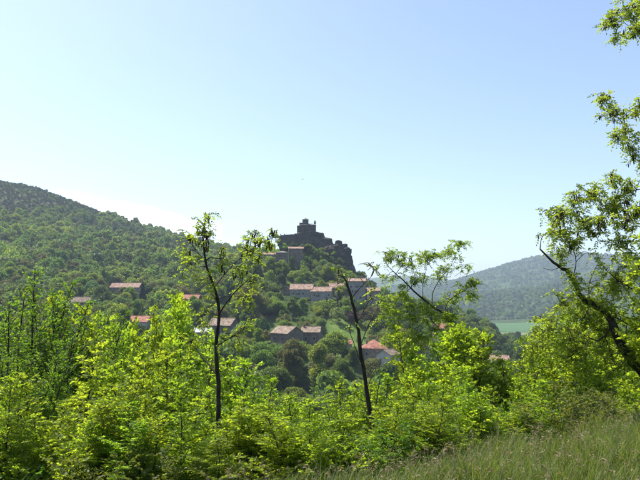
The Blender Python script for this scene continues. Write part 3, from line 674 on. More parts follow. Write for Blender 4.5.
# hand-placed trees that stand out
def solo(kind, var, leaf, px, py_base, py_top, label, Y=None, wide=None, name=None):
    g0 = ground_at(px, py_base) if Y is None else Vector(((px - 320) / FPX * Y, Y, hz((px - 320) / FPX * Y, Y)))
    top = KIND[kind][var % len(KIND[kind])][3]; h = zpix(py_top, px, g0.y) - g0.z; s = h / top
    HOUSES.append((g0.x, g0.y, 2.2 * s))
    return plant(kind, var, leaf, g0.x, g0.y, s * (wide or 1), s, label, name=name)
solo('conifer', 0, 'conifer', 143, 312, 279, 'pointed dark conifer beside the long pink roofed house', Y=330)
solo('conifer', 1, 'conifer', 338.5, 314, 287, 'dark conifer rising in front of the upper row of roofs', Y=318, wide=.9)
solo('round', 0, 'olive', 251, 320, 284, 'large olive brown tree left of the upper row of houses', Y=300)
solo('round', 1, 'olive', 124, 303, 287, 'olive brown tree below the long pink roofed house', Y=375, wide=1.25)
solo('round', 1, 'fresh', 247, 346, 322, 'round bright green tree left of the gabled stone house', Y=250, wide=1.15)
solo('tall', 0, 'mid', 293, 320, 297, 'upright green tree below the left end of the upper row', Y=300, wide=1.1)
solo('tall', 1, 'mid', 303, 320, 298, 'upright green tree right beside its twin under the upper row', Y=301, wide=1.1)
solo('round', 2, 'fresh', 335, 354, 331, 'bushy bright green tree right of the paired farmhouses', Y=238, wide=1.2)
solo('wide', 0, 'copper', 352, 326, 309, 'dark copper leaved tree above the meadow behind the bare trunk', Y=306)
solo('round', 0, 'dark', 281, 300, 274, 'dark evergreen broadleaf at the left end of the upper row', Y=345, wide=.8)
solo('wide', 1, 'dark', 138, 345, 323, 'dark green spreading tree below the pale walled house', Y=235, wide=.8)
solo('tall', 2, 'dark', 229, 302, 280, 'dark narrow tree left of the large olive brown tree', Y=330)
solo('wide', 2, 'olive', 404, 338, 322, 'olive brown tree right of the broad pink roof', Y=262, wide=.8)

def near_what(zi, px, y, py):
    if zi == 0: return 'in the hollow below ' + ('the far left cottage' if px < 120 else 'the pale walled house' if px < 190 else 'the dark stone house' if px < 262 else 'the paired farmhouses' if px < 330 else 'the broad pink roof' if px < 420 else 'the lone barn')
    if zi == 1: return ('above' if py < (300 if px < 100 else 287 if px < 150 else 298) else 'below') + (' the brown cottage at far left' if px < 98 else ' the long pink roofed house' if px < 160 else ' the red roofed house behind the locust')
    if zi == 2: return 'on the slope ' + ('left of the stone tower house' if px < 268 else 'under the stone tower house' if px < 300 else 'under the chapel' if px < 328 else 'under the right hand cliff')
    if zi == 3: return ('left of the paired farmhouses' if px < 268 else 'between the paired farmhouses and the upper row' if px < 326 else 'on the meadow right of the farmhouses')
    if zi == 4: return 'on the shoulder ' + ('behind the bare tree top' if px < 385 else 'behind the leaning locust crown')
    return 'on the wooded spur ' + ('behind the leaning locust stem' if px < 470 else 'left of the crop field' if y > 400 else 'around the lone barn')
solo('round', 1, 'mid', 270, 275, 257, 'green round tree covering the foot of the pale roofed house left of the tower', Y=362)
solo('round', 2, 'fresh', 283, 278, 260, 'fresh green tree covering the foot of the stone tower house', Y=360)
solo('tall', 1, 'dark', 291, 275, 256, 'dark narrow tree right of the stone tower house', Y=364)
solo('wide', 0, 'mid', 278, 352, 340, 'spreading green tree just below the left corner of the paired farmhouses', Y=228)
solo('round', 1, 'fresh', 300, 356, 342, 'fresh green tree just below the gable of the paired farmhouses', Y=226)
ZONES = [   # px range, depth range, where, spacing in metres, leaf mix, kinds
 (-60, 560, 118, 232, 'in the wooded hollow just beyond the saplings', 7.6, ('mid', 'fresh', 'grey', 'mid', 'fresh', 'olive', 'fresh'), ('round', 'wide', 'tall', 'round')),
 (-60, 225, 232, 420, 'on the wooded slope left of the village', 6.6, ('mid', 'fresh', 'mid', 'grey', 'dark', 'mid', 'olive'), ('round', 'round', 'wide', 'tall')),
 (225, 356, 305, 410, 'on the steep slope under the castle rock', 4.2, ('fresh', 'mid', 'fresh', 'grey', 'fresh'), ('round', 'wide', 'bush', 'round')),
 (225, 420, 228, 305, 'around the meadow below the upper row of houses', 6.8, ('mid', 'fresh', 'dark', 'grey', 'mid', 'olive'), ('round', 'tall', 'bush', 'wide')),
 (356, 440, 305, 470, 'on the shoulder right of the upper row of houses', 7.0, ('dark', 'mid', 'olive', 'dark', 'mid'), ('round', 'wide', 'round')),
 (420, 560, 232, 640, 'on the dark wooded spur beside the valley', 7.6, ('dark', 'dark', 'mid', 'dark', 'grey'), ('round', 'wide', 'round', 'tall')),
]
COLW = {'mid': 'mid green', 'fresh': 'fresh green', 'grey': 'pale grey green', 'dark': 'dark green', 'olive': 'olive brown'}
SHW = {'round': 'round crowned tree', 'wide': 'spreading tree', 'tall': 'tall narrow tree', 'bush': 'shrub'}
SKY = [(-60,285),(0,290),(40,278),(70,292),(100,316),(130,318),(150,304),(170,290),(190,305),(215,335),(240,352),(262,374),(290,402),(312,404),(332,388),(352,382),(372,374),(396,362),(404,326),(440,330),(470,332),(500,362),(520,350),(545,330),(570,312),(600,305),(640,325),(700,330)]
def skyline(px): return float(np.interp(px, [s[0] for s in SKY], [s[1] for s in SKY]))
cand = []
for zi, (a0, a1, y0, y1, where, sp, leaves, kinds) in enumerate(ZONES):
    pts = []; tries = int((a1 - a0) / FPX * (y1 * y1 - y0 * y0) / 2 / (sp * sp) * 7)
    grid = {}
    for _ in range(tries):
        y = math.sqrt(random.uniform(y0 * y0, y1 * y1)); x = (random.uniform(a0, a1) - 320) / FPX * y
        k = (int(x // sp), int(y // sp))
        if any(math.hypot(x - q[0], y - q[1]) < sp for i in (-1, 0, 1) for j in (-1, 0, 1) for q in grid.get((k[0] + i, k[1] + j), ())): continue
        kind = random.choice(kinds); leaf = random.choice(leaves); s = random.uniform(.75, 1.25) * (1.4, 1.25, .95, 1.0, 1.15, 1.3)[zi]; var = random.randrange(3)
        rad, top = KIND[kind][var][2] * s, KIND[kind][var][3] * s
        z = hz(x, y)
        if near_house(x, y, rad): continue
        if blocked(x, y, z, rad, top):
            s *= .5; kind = 'bush'; rad, top = 2.4 * s, 3.0 * s
            if blocked(x, y, z, rad, top): continue
        grid.setdefault(k, []).append((x, y)); px, pt = proj(x, y, z + top); _, pb = proj(x, y, z)
        vis = px > -25 and px < 665 and pt + .3 * (pb - pt) < skyline(px)
        size = rad / y * (1 if vis else .001)
        cand.append((size, x, y, z, s, kind, leaf, var, zi))
cand.sort(key=lambda c_: -c_[0])
single = [c_ for c_ in cand if c_[0] > .002][:285]
rest = [c_ for c_ in cand if c_ not in single]
for (size, x, y, z, s, kind, leaf, var, zi) in single:
    px, py = proj(x, y, z + 3 * s); w_ = near_what(zi, px, y, py)
    plant(kind, var, leaf, x, y, s, s * random.uniform(.88, 1.15), '%s %s %s' % (COLW[leaf], SHW[kind], w_), '%s %ss %s' % (COLW[leaf], SHW[kind], w_), z)

# masses of trees too many to count: points carrying crown instances
def scatter(name, label, cat, pts, scl, idx, protos):
    """one object: every vertex carries one of the prototype crowns"""
    pc = bpy.data.collections.new(name + '_kinds')
    for i, (me, mat) in enumerate(protos):
        q = bpy.data.objects.new('kind_%02d' % i, me); pc.objects.link(q)
        q.material_slots[0].link = 'OBJECT'; q.material_slots[0].material = mat
    me = bpy.data.meshes.new(name); me.vertices.add(len(pts)); me.vertices.foreach_set('co', np.asarray(pts, np.float32).ravel())
    me.attributes.new('size', 'FLOAT_VECTOR', 'POINT').data.foreach_set('vector', np.asarray(scl, np.float32).ravel())
    me.attributes.new('turn', 'FLOAT', 'POINT').data.foreach_set('value', rng.uniform(0, 6.28, len(pts)).astype(np.float32))
    me.attributes.new('pick', 'INT', 'POINT').data.foreach_set('value', np.asarray(idx, np.int32))
    o = link(name, me); tag(o, label, cat, kind='stuff')
    ng = bpy.data.node_groups.new(name, 'GeometryNodeTree')
    ng.interface.new_socket('Geometry', in_out='INPUT', socket_type='NodeSocketGeometry'); ng.interface.new_socket('Geometry', in_out='OUTPUT', socket_type='NodeSocketGeometry')
    n_ = ng.nodes; gi = n_.new('NodeGroupInput'); go = n_.new('NodeGroupOutput'); ip = n_.new('GeometryNodeInstanceOnPoints')
    ci = n_.new('GeometryNodeCollectionInfo'); ci.inputs['Collection'].default_value = pc; ci.inputs['Separate Children'].default_value = True; ci.inputs['Reset Children'].default_value = True
    def na(nm, ty): a_ = n_.new('GeometryNodeInputNamedAttribute'); a_.data_type = ty; a_.inputs['Name'].default_value = nm; return a_.outputs['Attribute']
    cx_ = n_.new('ShaderNodeCombineXYZ'); l_ = ng.links
    l_.new(gi.outputs[0], ip.inputs['Points']); l_.new(ci.outputs[0], ip.inputs['Instance']); ip.inputs['Pick Instance'].default_value = True
    l_.new(na('pick', 'INT'), ip.inputs['Instance Index']); l_.new(na('size', 'FLOAT_VECTOR'), ip.inputs['Scale'])
    l_.new(na('turn', 'FLOAT'), cx_.inputs['Z']); l_.new(cx_.outputs[0], ip.inputs['Rotation']); l_.new(ip.outputs[0], go.inputs[0])
    md = o.modifiers.new('crowns', 'NODES'); md.node_group = ng
    return o
# light crowns for far use
FAR = []
for kind, n, sz_ in (('round', 900, .8), ('wide', 1000, .85), ('round', 900, .8)):
    me, _l = make_crown(kind, n, sz_, 300 + len(FAR) * 13); FAR.append(me)
protos = []; pick = {}
for leaf in ('mid', 'fresh', 'grey', 'dark', 'olive', 'scrub'):
    for i, me in enumerate(FAR): pick[(leaf, i)] = len(protos); protos.append((me, M[leaf]))
def sc(s, f=1.0): return (s, s, s * f)
if rest:
    pp = [(c_[1], c_[2], c_[3]) for c_ in rest]; ss = [sc(c_[4] * (1 if c_[5] != 'bush' else .45), random.uniform(.9, 1.2)) for c_ in rest]; ix = [pick[(c_[6], random.randrange(3))] for c_ in rest]
    scatter('woodland', 'woodland filling the slopes between and behind the village trees', 'woodland', pp, ss, ix, protos)
def mass(name, label, cat, a0, a1, y0, y1, sp, fn, n):
    pts, ss, ix = [], [], []
    y = np.sqrt(rng.uniform(y0 * y0, y1 * y1, n)); x = (rng.uniform(a0, a1, n) - 320) / FPX * y; z = height(x, y); d = fbm(x / 60, y / 60, 3, 21)
    for i in range(n):
        r_ = fn(x[i], y[i], z[i], d[i])
        if r_: pts.append((x[i], y[i], z[i] - .3)); ss.append(sc(r_[0], random.uniform(.8, 1.15))); ix.append(pick[(r_[1], random.randrange(3))])
    scatter(name, label, cat, pts, ss, ix, protos)
def hill_fn(x, y, z, d):
    t = (z - 70 - 28 * d) / 32            # 0 wood .. 1 scrub
    if random.random() < t: return (random.uniform(.25, .6), random.choice(('scrub', 'scrub', 'dark', 'scrub', 'mid')))
    e = float(vnoise(np.array([x / 38.0]), np.array([y / 60.0]), 77)[0]) + random.uniform(-.45, .45) + max(0, 30 - z) * .012
    leaf = 'fresh' if e > .3 else 'grey' if e > .12 else 'mid' if e > -.5 else 'olive' if e > -.62 else 'dark'
    return (random.choice((.35, .5, .6, .7, .75, .85, 1.0, 1.3)) * random.uniform(.85, 1.15) * (1.35 - .35 * min(max(t + 1, 0), 1)), leaf)
mass('hillside_wood', 'spring green wood and dark scrub covering the big hill at left', 'wood', -260, 330, 415, 1060, 6, hill_fn, 24000)
def far_fn(x, y, z, d):
    px, py = proj(x, y, z)
    if px < 600 and py > 318: return None
    if d < -.25 and y > 1900: return None
    return (random.uniform(.8, 1.6), random.choice(('mid', 'dark', 'mid', 'grey', 'scrub')))
mass('mountain_wood', 'speckled wood on the hazy mountain beyond the valley', 'wood', 380, 760, 1300, 3300, 12, far_fn, 17000)
def val_fn(x, y, z, d):
    px, py = proj(x, y, z)
    if 470 < px < 600 and py < 338: return None
    return (random.uniform(.6, 1.2), random.choice(('mid', 'grey', 'dark', 'fresh')))
mass('valley_trees', 'mixed trees on the valley floor in front of the crop field', 'wood', 470, 760, 430, 960, 9, val_fn, 900)
# hedge line at the far edge of the field
hx = []
for i in range(90):
    g0 = ground_at(474 + i * 1.35, 321.3 - i * .045, 600); hx.append((g0.x + random.uniform(-4, 4), g0.y + random.uniform(4, 22), hz(g0.x, g0.y) - .2))
scatter('hedgerow', 'dark hedgerow along the far edge of the crop field', 'hedge', hx, [sc(random.uniform(.5, .95)) for _ in hx], [pick[('dark', random.randrange(3))] for _ in hx], protos)

# low shrubs against the fronts of the houses
for i, (px, py, Y, s_, leaf, lab) in enumerate(((272, 347, 243, .62, 'mid', 'low green shrub at the left corner of the gabled stone house'), (283, 348, 241, .7, 'dark', 'low dark shrub before the long side of the gabled stone house'), (297, 350, 240, .75, 'fresh', 'low fresh green shrub before the gable of the stone house'),
      (309, 349, 244, .65, 'mid', 'low green shrub before the house with the chimney'), (319, 348, 246, .6, 'grey', 'pale grey green shrub at the right corner of the chimney house'), (436, 334, 290, .8, 'mid', 'green shrub left below the house behind the leaning stem'),
      (445, 334, 290, .9, 'dark', 'dark shrub right below the house behind the leaning stem'), (366, 363, 236, .7, 'mid', 'green shrub before the broad pink roofed house'), (294, 303, 329, .6, 'mid', 'small green shrub under the left half of the upper row'),
      (307, 304, 328, .55, 'fresh', 'small fresh shrub under the middle of the upper row'), (322, 304, 326, .6, 'dark', 'small dark shrub under the right half of the upper row'), (354, 303, 335, .8, 'mid', 'green shrub at the foot of the tall grey house'), (372, 302, 331, .7, 'dark', 'dark shrub at the foot of the small orange roofed house'))):
    p_ = P(px, py, Y); plant('bush', i, leaf, p_.x, p_.y, s_ * 1.1, None, lab)
# shrubs on and around the crag
for i, (px, py, Y, s, leaf, lab) in enumerate(((276, 236, 398, 1.15, 'mid', 'green shrub at the left end of the ruined curtain wall'), (331, 241, 396, .35, 'dark', 'tiny dark shrub on the saddle of the rock'),
      (312, 248, 389, 1.0, 'mid', 'green shrub clinging under the chapel rock'), (322, 249, 388, .9, 'fresh', 'fresh green shrub below the right side of the chapel rock'), (302, 246, 388, .8, 'mid', 'green shrub above the pink roofed house on the crag'),
      (331, 259, 384, 1.1, 'dark', 'dark shrub at the foot of the right hand cliff'), (343, 268, 384, 1.0, 'mid', 'green shrub under the overhanging boulder'), (284, 246, 388, 1.1, 'fresh', 'fresh green shrub under the curtain wall'),
      (318, 252, 385, 1.3, 'mid', 'broad green shrub midway below the chapel rock'), (326, 254, 384, 1.0, 'grey', 'grey green shrub on the ledge left of the boulders'), (339, 261, 384, 1.2, 'dark', 'dark broad shrub low on the right hand cliff'), (334, 253, 386, .7, 'fresh', 'small fresh shrub on the cliff below the boulders'),
      (348, 275, 384, 1.3, 'mid', 'green shrub at the right foot of the cliff'), (293, 244, 390, .9, 'dark', 'dark shrub at the foot of the curtain wall above the pink roof'), (279, 241, 389, .8, 'grey', 'grey green shrub before the low end of the curtain wall'), (308, 245, 389, .8, 'fresh', 'fresh shrub under the short ruined wall'))):
    p_ = P(px, py, Y); plant('bush', i, leaf, p_.x, p_.y, s * 1.1, None, lab, z=p_.z - 1.6 * s)

# ------------------------------------------------------------------ foreground locust saplings
def grow_sapling(seed, H=2.7, stems=2, pairs=5, llen=.066, lwid=.036, Lr=.21, shoot=.95, spacing=.038, step=.085, spread=.25):
    g = random.Random(seed); st = MB(); B, D_, LL = [], [], []
    for s in range(stems):
        az = g.uniform(0, 6.28); lean = g.uniform(.03, spread); h = H * (1 if s == 0 else g.uniform(.55, .92)); bx, by = g.uniform(-.12, .12) * s, g.uniform(-.12, .12) * s
        pth = []; n = 9; wob = g.uniform(0, 6)
        for i in range(n):
            t = i / (n - 1); pth.append(Vector((bx + math.cos(az) * lean * h * t ** 1.4 + .05 * math.sin(wob + 5 * t), by + math.sin(az) * lean * h * t ** 1.4 + .05 * math.cos(wob * 2 + 4 * t), h * t - .1)))
        st.tube(pth, [.022 * h / 2.7 * (1 - .85 * i / (n - 1)) + .003 for i in range(n)], 6)
        def at(t):
            f = t * (n - 1); i = min(int(f), n - 2); return pth[i].lerp(pth[i + 1], f - i)
        t = .10; k = g.uniform(0, 6)
        while t < .99:
            k += 2.4 + g.uniform(-.4, .4); L_ = shoot * (1.08 - t) * g.uniform(.6, 1.15) + .12; el = R(g.uniform(18, 52)) + t * .35; p0 = at(t)
            d = Vector((math.cos(k) * math.cos(el), math.sin(k) * math.cos(el), math.sin(el))); m = max(int(L_ / spacing), 3); sp = [p0]
            for j in range(1, 5):
                d = (d + Vector((g.uniform(-.12, .12), g.uniform(-.12, .12), .05 if j < 3 else -.06))).normalized(); sp.append(sp[-1] + d * L_ / 4)
            st.tube(sp, [.0065, .0055, .0045, .0035, .002], 4, False)
            for j in range(m):
                u = (j + .6) / m
                if u < .12: continue
                f = u * 4; i = min(int(f), 3); q = sp[i].lerp(sp[i + 1], f - i); dd = (sp[i + 1] - sp[i]).normalized(); side = dd.cross(Vector((0, 0, 1))).normalized() * (1 if j % 2 else -1)
                ld = (side * g.uniform(.6, 1.1) + dd * g.uniform(.2, .9) + Vector((g.uniform(-.4, .4), g.uniform(-.4, .4), g.uniform(.05, .75))))
                B.append(q); D_.append(ld); LL.append(Lr * g.uniform(.55, 1.15) * (.65 + .35 * math.sin(math.pi * min(u, .9))))
            t += step / h * g.uniform(.75, 1.3)
        for j in range(5): B.append(at(1)); D_.append(Vector((g.uniform(-1, 1), g.uniform(-1, 1), g.uniform(.4, 1.2)))); LL.append(Lr * .7)
    V, F = compound_leaves(np.array(B), np.array(D_), np.array(LL), pairs, llen, lwid, seed)
    return V, F, st
SAP = []
for v in range(7):
    V, F, st = grow_sapling(40 + v, stems=(2, 3, 2, 3, 2, 3, 1)[v], shoot=(1.15, 1.0, 1.3, 1.1, 1.0, 1.2, .85)[v])
    SAP.append((np_mesh('foliage', V, F, M['locust']), st.mesh('stem', M['twig'], True)))
TALLBUSH = []
for v in range(3):
    V, F, st = grow_sapling(90 + v, H=5.0, stems=7, pairs=2, llen=.050, lwid=.032, Lr=.095, shoot=1.35, spacing=.036, step=.085, spread=.3)
    TALLBUSH.append((np_mesh('foliage', V, F, M['bush']), st.mesh('stem', M['twig'], True)))
BUSH = []
for v in range(3):
    V, F, st = grow_sapling(80 + v, H=2.7, stems=8, pairs=2, llen=.040, lwid=.026, Lr=.075, shoot=1.0, spacing=.030, step=.08, spread=.5)
    BUSH.append((np_mesh('foliage', V, F, M['bush']), st.mesh('stem', M['twig'], True)))
def sapling(px, Y, py_top, label, group, protos_=SAP, leaf=None, H=2.7, wide=None, name='locust_sapling', cat='sapling', rz=None):
    x = (px - 320) / FPX * Y; z = hz(x, Y); h = zpix(py_top, px, Y) - z; s = max(h, .6) / (H + .12)
    me, st = random.choice(protos_)
    o = empty(name, (x, Y, z), random.uniform(0, 6.28) if rz is None else rz); w_ = (wide or min(max(s, .55), 1.35) / s); o.scale = (s * w_, s * w_, s)
    tag(o, label, cat, group)
    c0 = link('foliage', me, o); c0['kind'] = 'stuff'
    if leaf: c0.material_slots[0].link = 'OBJECT'; c0.material_slots[0].material = M[leaf]
    link('stem', st, o)
    return o
PLACES = [(22, 'at the left picture edge'), (50, 'before the tallest dark bush'), (82, 'below the far left cottage'), (112, 'right of the dark bushes'), (142, 'below the long pink roofed house'),
          (172, 'right of the pale walled house'), (205, 'beside the dead stem'), (238, 'at the slender locust trunk'), (272, 'left of the paired farmhouses'), (325, 'below the paired farmhouses'),
          (362, 'left of the bare trunk'), (400, 'right of the bare trunk'), (440, 'below the leaning locust crown'), (482, 'beside the leaning locust stem'), (520, 'below the lone barn'),
          (560, 'below the crop field'), (602, 'below the broken snag'), (9999, 'under the big leaning trunk')]
def where_px(px): return next(w for a_, w in PLACES if px < a_)
def rowp(px): return skyline(px)
# back row carries the outline; middle and front rows fill down to the grass
def edge(px): return float(np.interp(px, [-20, 150, 250, 350, 480, 640, 700], [6.3, 6.3, 6.5, 7.2, 8.2, 9.2, 9.5]))     # depth where grass gives way to saplings
for px in list(range(72, 250, 9)) + list(range(366, 665, 9)):
    p_ = px + random.uniform(-5, 5); Y = random.uniform(14.5, 18.5); sap_top = skyline(p_) + random.uniform(-3, 14) - (13 if p_ > 375 else 5)
    sapling(p_, Y, sap_top, 'tall bright green locust sapling in the back row ' + where_px(p_), 'tall back row saplings ' + where_px(p_))
for px in range(-15, 660, 17):
    p_ = px + random.uniform(-8, 8); Y = random.uniform(10.8, 13.5); sap_top = skyline(p_) + (random.uniform(-6, 16) if 240 < p_ < 352 else random.uniform(18, 60)) + (60 if p_ < 75 else 0) + (30 if 545 < p_ < 605 else 0)
    sapling(p_, Y, min(sap_top, 425), 'middling yellow green locust sapling in the middle row ' + where_px(p_), 'middle row saplings ' + where_px(p_))
for px in range(-10, 650, 16):
    if 540 < px < 604: continue
    p_ = px + random.uniform(-9, 9); Y = edge(p_) + random.uniform(.3, 1.5); top = np.interp(p_, [0, 150, 300, 400, 560, 640], [382, 390, 404, 400, 396, 395]) + random.uniform(-20, 24)
    if 200 < p_ < 234 or 354 < p_ < 388: top = max(top, 432) + random.uniform(0, 12)
    sapling(p_, Y, top, 'low yellow green locust sapling in the front row ' + where_px(p_), 'low front row saplings ' + where_px(p_))
sapling(291, 7.2, 404, 'small upright locust shoot with bright leaves standing clear below the farmhouses', None, rz=1.0)
sapling(16, 6.9, 372, 'leaning leafy locust shoot at the lower left corner', None)
# darker bushes
for (px, Y, top, lab) in ((20, 15.8, 272, 'dark green bush filling the gap left of the tallest left bush'), (50, 15.6, 278, 'dark green bush close behind the tallest left bush'), (8, 15.5, 278, 'dark green leafy bush at the far left edge of the picture'), (36, 15.0, 262, 'tallest dark green bush at left with pointed top'), (64, 16.0, 284, 'dark green bush right of the tallest left bush'), (22, 12.5, 325, 'dark green bush low in front of the tallest left bush'), (84, 14.2, 304, 'low dark green bush at the right end of the left bushes'), (50, 12.2, 335, 'low dark green bush below the right one of the left bushes'), (-8, 12.0, 310, 'dark green bush cut off by the left picture edge')):
    sapling(px, Y, top, lab, None, TALLBUSH, H=5.0, wide=1.0, name='leafy_bush', cat='bush')
for (px, Y, top, lab) in ((572, 9.5, 380, 'shade coloured bush behind the seed heads at right'), (594, 9.7, 386, 'small shade coloured bush just right of the shaded bush'), (640, 8.2, 420, 'shade coloured low bush at the lower right corner')):
    sapling(px, Y, top, lab, None, BUSH, 'shade', wide=1.2, name='leafy_bush', cat='bush')  # these bushes carry their shade in the leaf colour

UND = []
for v in range(3):
    V, F, st = grow_sapling(130 + v, H=.75, stems=6, pairs=3, llen=.036, lwid=.020, Lr=.12, shoot=.5, spacing=.032, step=.06, spread=.6)
    o_ = len(V); me = np_mesh('undergrowth_kind', V, F, M['locust']); UND.append((me, M[('locust', 'bush', 'grass')[v]]))
n = 560; uy = np.sqrt(rng.uniform(6.2 ** 2, 15 ** 2, n)); ux = rng.uniform(-.55, .55, n) * uy; k_ = np.array([edge(320 + 640 * a_ / b_) for a_, b_ in zip(ux, uy)]); ok = uy > k_ + .25; ux, uy = ux[ok], uy[ok]
scatter('undergrowth', 'low leafy undergrowth at the feet of the saplings', 'undergrowth', np.stack([ux, uy, height(ux, uy) - .05], -1), [sc(random.uniform(.6, 1.25)) for _ in ux], [random.randrange(3) for _ in ux], UND)
# the thicket goes on beyond both picture edges
bx_, by_ = [], []
for i in range(46):
    y = random.uniform(10.5, 18) if i % 3 else random.uniform(9.4, 11); p_ = random.uniform(672, 900) if i % 2 else random.uniform(-210, -32); bx_.append((p_ - 320) / FPX * y); by_.append(y)
bx_, by_ = np.array(bx_), np.array(by_)
scatter('sapling_thicket', 'locust thicket running on beyond the picture edges', 'thicket', np.stack([bx_, by_, height(bx_, by_) - .05], -1), [sc(random.uniform(.7, 1.25), random.uniform(.9, 1.3)) for _ in bx_], [random.randrange(7) for _ in bx_], [(m0, M['locust']) for m0, s0 in SAP])
# ------------------------------------------------------------------ the four older locust trees
def big_tree(name, label, Y, limbs, clusters, seed, leaf='locust_tree', leafy=1.0, pod=1.0, tw=.0032, Lr=.17, llen=.052, lwid=.029, thick=.72):
    """limbs: list of (part name, [(px, py, width px, depth offset)]); clusters: (px, py, radius px, twigs, pods)"""
    g = random.Random(seed); x0, y0, w0, d0 = limbs[0][1][0]; b0 = P(x0, y0, Y + d0)
    zb = hz(b0.x, b0.y); org = Vector((b0.x, b0.y, zb)); o = empty(name, org); tag(o, label, 'tree'); allp = []
    for li, (pn, pts) in enumerate(limbs):
        q = [P(a_, b_, Y + d_) - org for a_, b_, w_, d_ in pts]; rd = [w_ / FPX * Y / 2 * thick * (1 if li == 0 else .62 if li > 1 or name != 'locust_tree' else .8) for a_, b_, w_, d_ in pts]
        if li == 0: q = [Vector((q[0].x + .05, q[0].y, -.4))] + q; rd = [rd[0] * 1.25] + rd
        # smooth and roughen the path
        qq, rq = [], []
        for i in range(len(q) - 1):
            p0, p1, p2, p3 = q[max(i - 1, 0)], q[i], q[i + 1], q[min(i + 2, len(q) - 1)]
            m = max(3, int((p2 - p1).length / .18))
            for j in range(m):
                t = j / m; v = .5 * ((2 * p1) + (p2 - p0) * t + (2 * p0 - 5 * p1 + 4 * p2 - p3) * t * t + (3 * p1 - p0 - 3 * p2 + p3) * t ** 3)
                r_ = rd[i] * (1 - t) + rd[i + 1] * t
                qq.append(v + Vector((g.gauss(0, 1), g.gauss(0, 1), g.gauss(0, 1))) * min(r_ * .22, .012)); rq.append(r_ * g.uniform(.9, 1.1))
        qq.append(q[-1]); rq.append(rd[-1])
        m_ = MB(); m_.tube(qq, rq, 9 if li == 0 else 7); m_.build(pn, M['bark'], o, True)
        allp += [(v, r_) for v, r_ in zip(qq, rq) if r_ < .06]
    B, D_, LL, PD = [], [], [], []; twg = MB()
    for (px, py, rad, ntw, npod) in clusters:
        c0 = P(px, py, Y + g.uniform(-.3, .3)) - org; rw = rad * 1.22 / FPX * Y
        near_ = sorted(allp, key=lambda a_: (a_[0] - c0).length)[:14]
        if (near_[0][0] - c0).length > .28:
            s0, r0 = near_[g.randrange(3)]; m1 = s0.lerp(c0, .5) + Vector((g.uniform(-.06, .06), g.uniform(-.1, .1), g.uniform(.0, .12))); e1 = c0 + (c0 - s0).normalized() * rw * .5
            path = [s0, s0.lerp(m1, .5) + Vector((g.uniform(-.03, .03), 0, .03)), m1, m1.lerp(e1, .5) + Vector((g.uniform(-.05, .05), g.uniform(-.05, .05), .03)), e1]; k0 = min(r0 * .7, .011)
            m_ = MB(); m_.tube(path, [k0, k0 * .85, k0 * .7, k0 * .5, .003], 5); m_.build('branch', M['bark'], o, True)
            near_ = [(path[i].lerp(path[i + 1], t), .004) for i in range(1, 4) for t in (0, .35, .7)] + [(e1, .003)]
        for k in range(ntw):
            v = Vector((g.gauss(0, 1), g.gauss(0, 1), g.gauss(0, 1))).normalized() * rw * g.random() ** .4; e = c0 + v
            s = min(near_, key=lambda a_: (a_[0] - e).length + g.uniform(0, .25))[0]
            mid = s.lerp(e, .5) + Vector((g.uniform(-.08, .08), g.uniform(-.08, .08), g.uniform(0, .14))); ln = (e - s).length
            sp = [s, s.lerp(mid, .55) + Vector((0, 0, .02)), mid, mid.lerp(e, .55), e]
            twg.tube(sp, [tw * 2.2, tw * 1.8, tw * 1.4, tw, tw * .6], 4, False)
            nl = int((6 + 12 * g.random()) * leafy)
            for j in range(nl):
                u = 1 - .55 * g.random() ** 1.5; f = u * 4; i = min(int(f), 3); q = sp[i].lerp(sp[i + 1], f - i)
                B.append(q); D_.append(Vector((g.gauss(0, 1), g.gauss(0, 1), g.gauss(.25, .7)))); LL.append(Lr * g.uniform(.5, 1.1))
            for j in range(int(npod * g.random() * 2 * pod)):
                u = g.uniform(.4, 1); f = u * 4; i = min(int(f), 3); q = sp[i].lerp(sp[i + 1], f - i)
                for _ in range(g.randint(2, 5)): PD.append(q + Vector((g.gauss(0, .022), g.gauss(0, .022), g.gauss(-.015, .02))))
    if twg.v: tg = twg.build('twigs', M['twig'], o); tg['kind'] = 'stuff'
    if B:
        V, F = compound_leaves(np.array(B), np.array(D_), np.array(LL), 4, llen, lwid, seed, droop=.5); c_ = link('foliage', np_mesh('foliage', V, F, M[leaf]), o); c_['kind'] = 'stuff'
    if PD:
        V, F = pods(np.array(PD), seed); c_ = link('seed_pods', np_mesh('seed_pods', V, F, M['pod']), o); c_['kind'] = 'stuff'
    return o
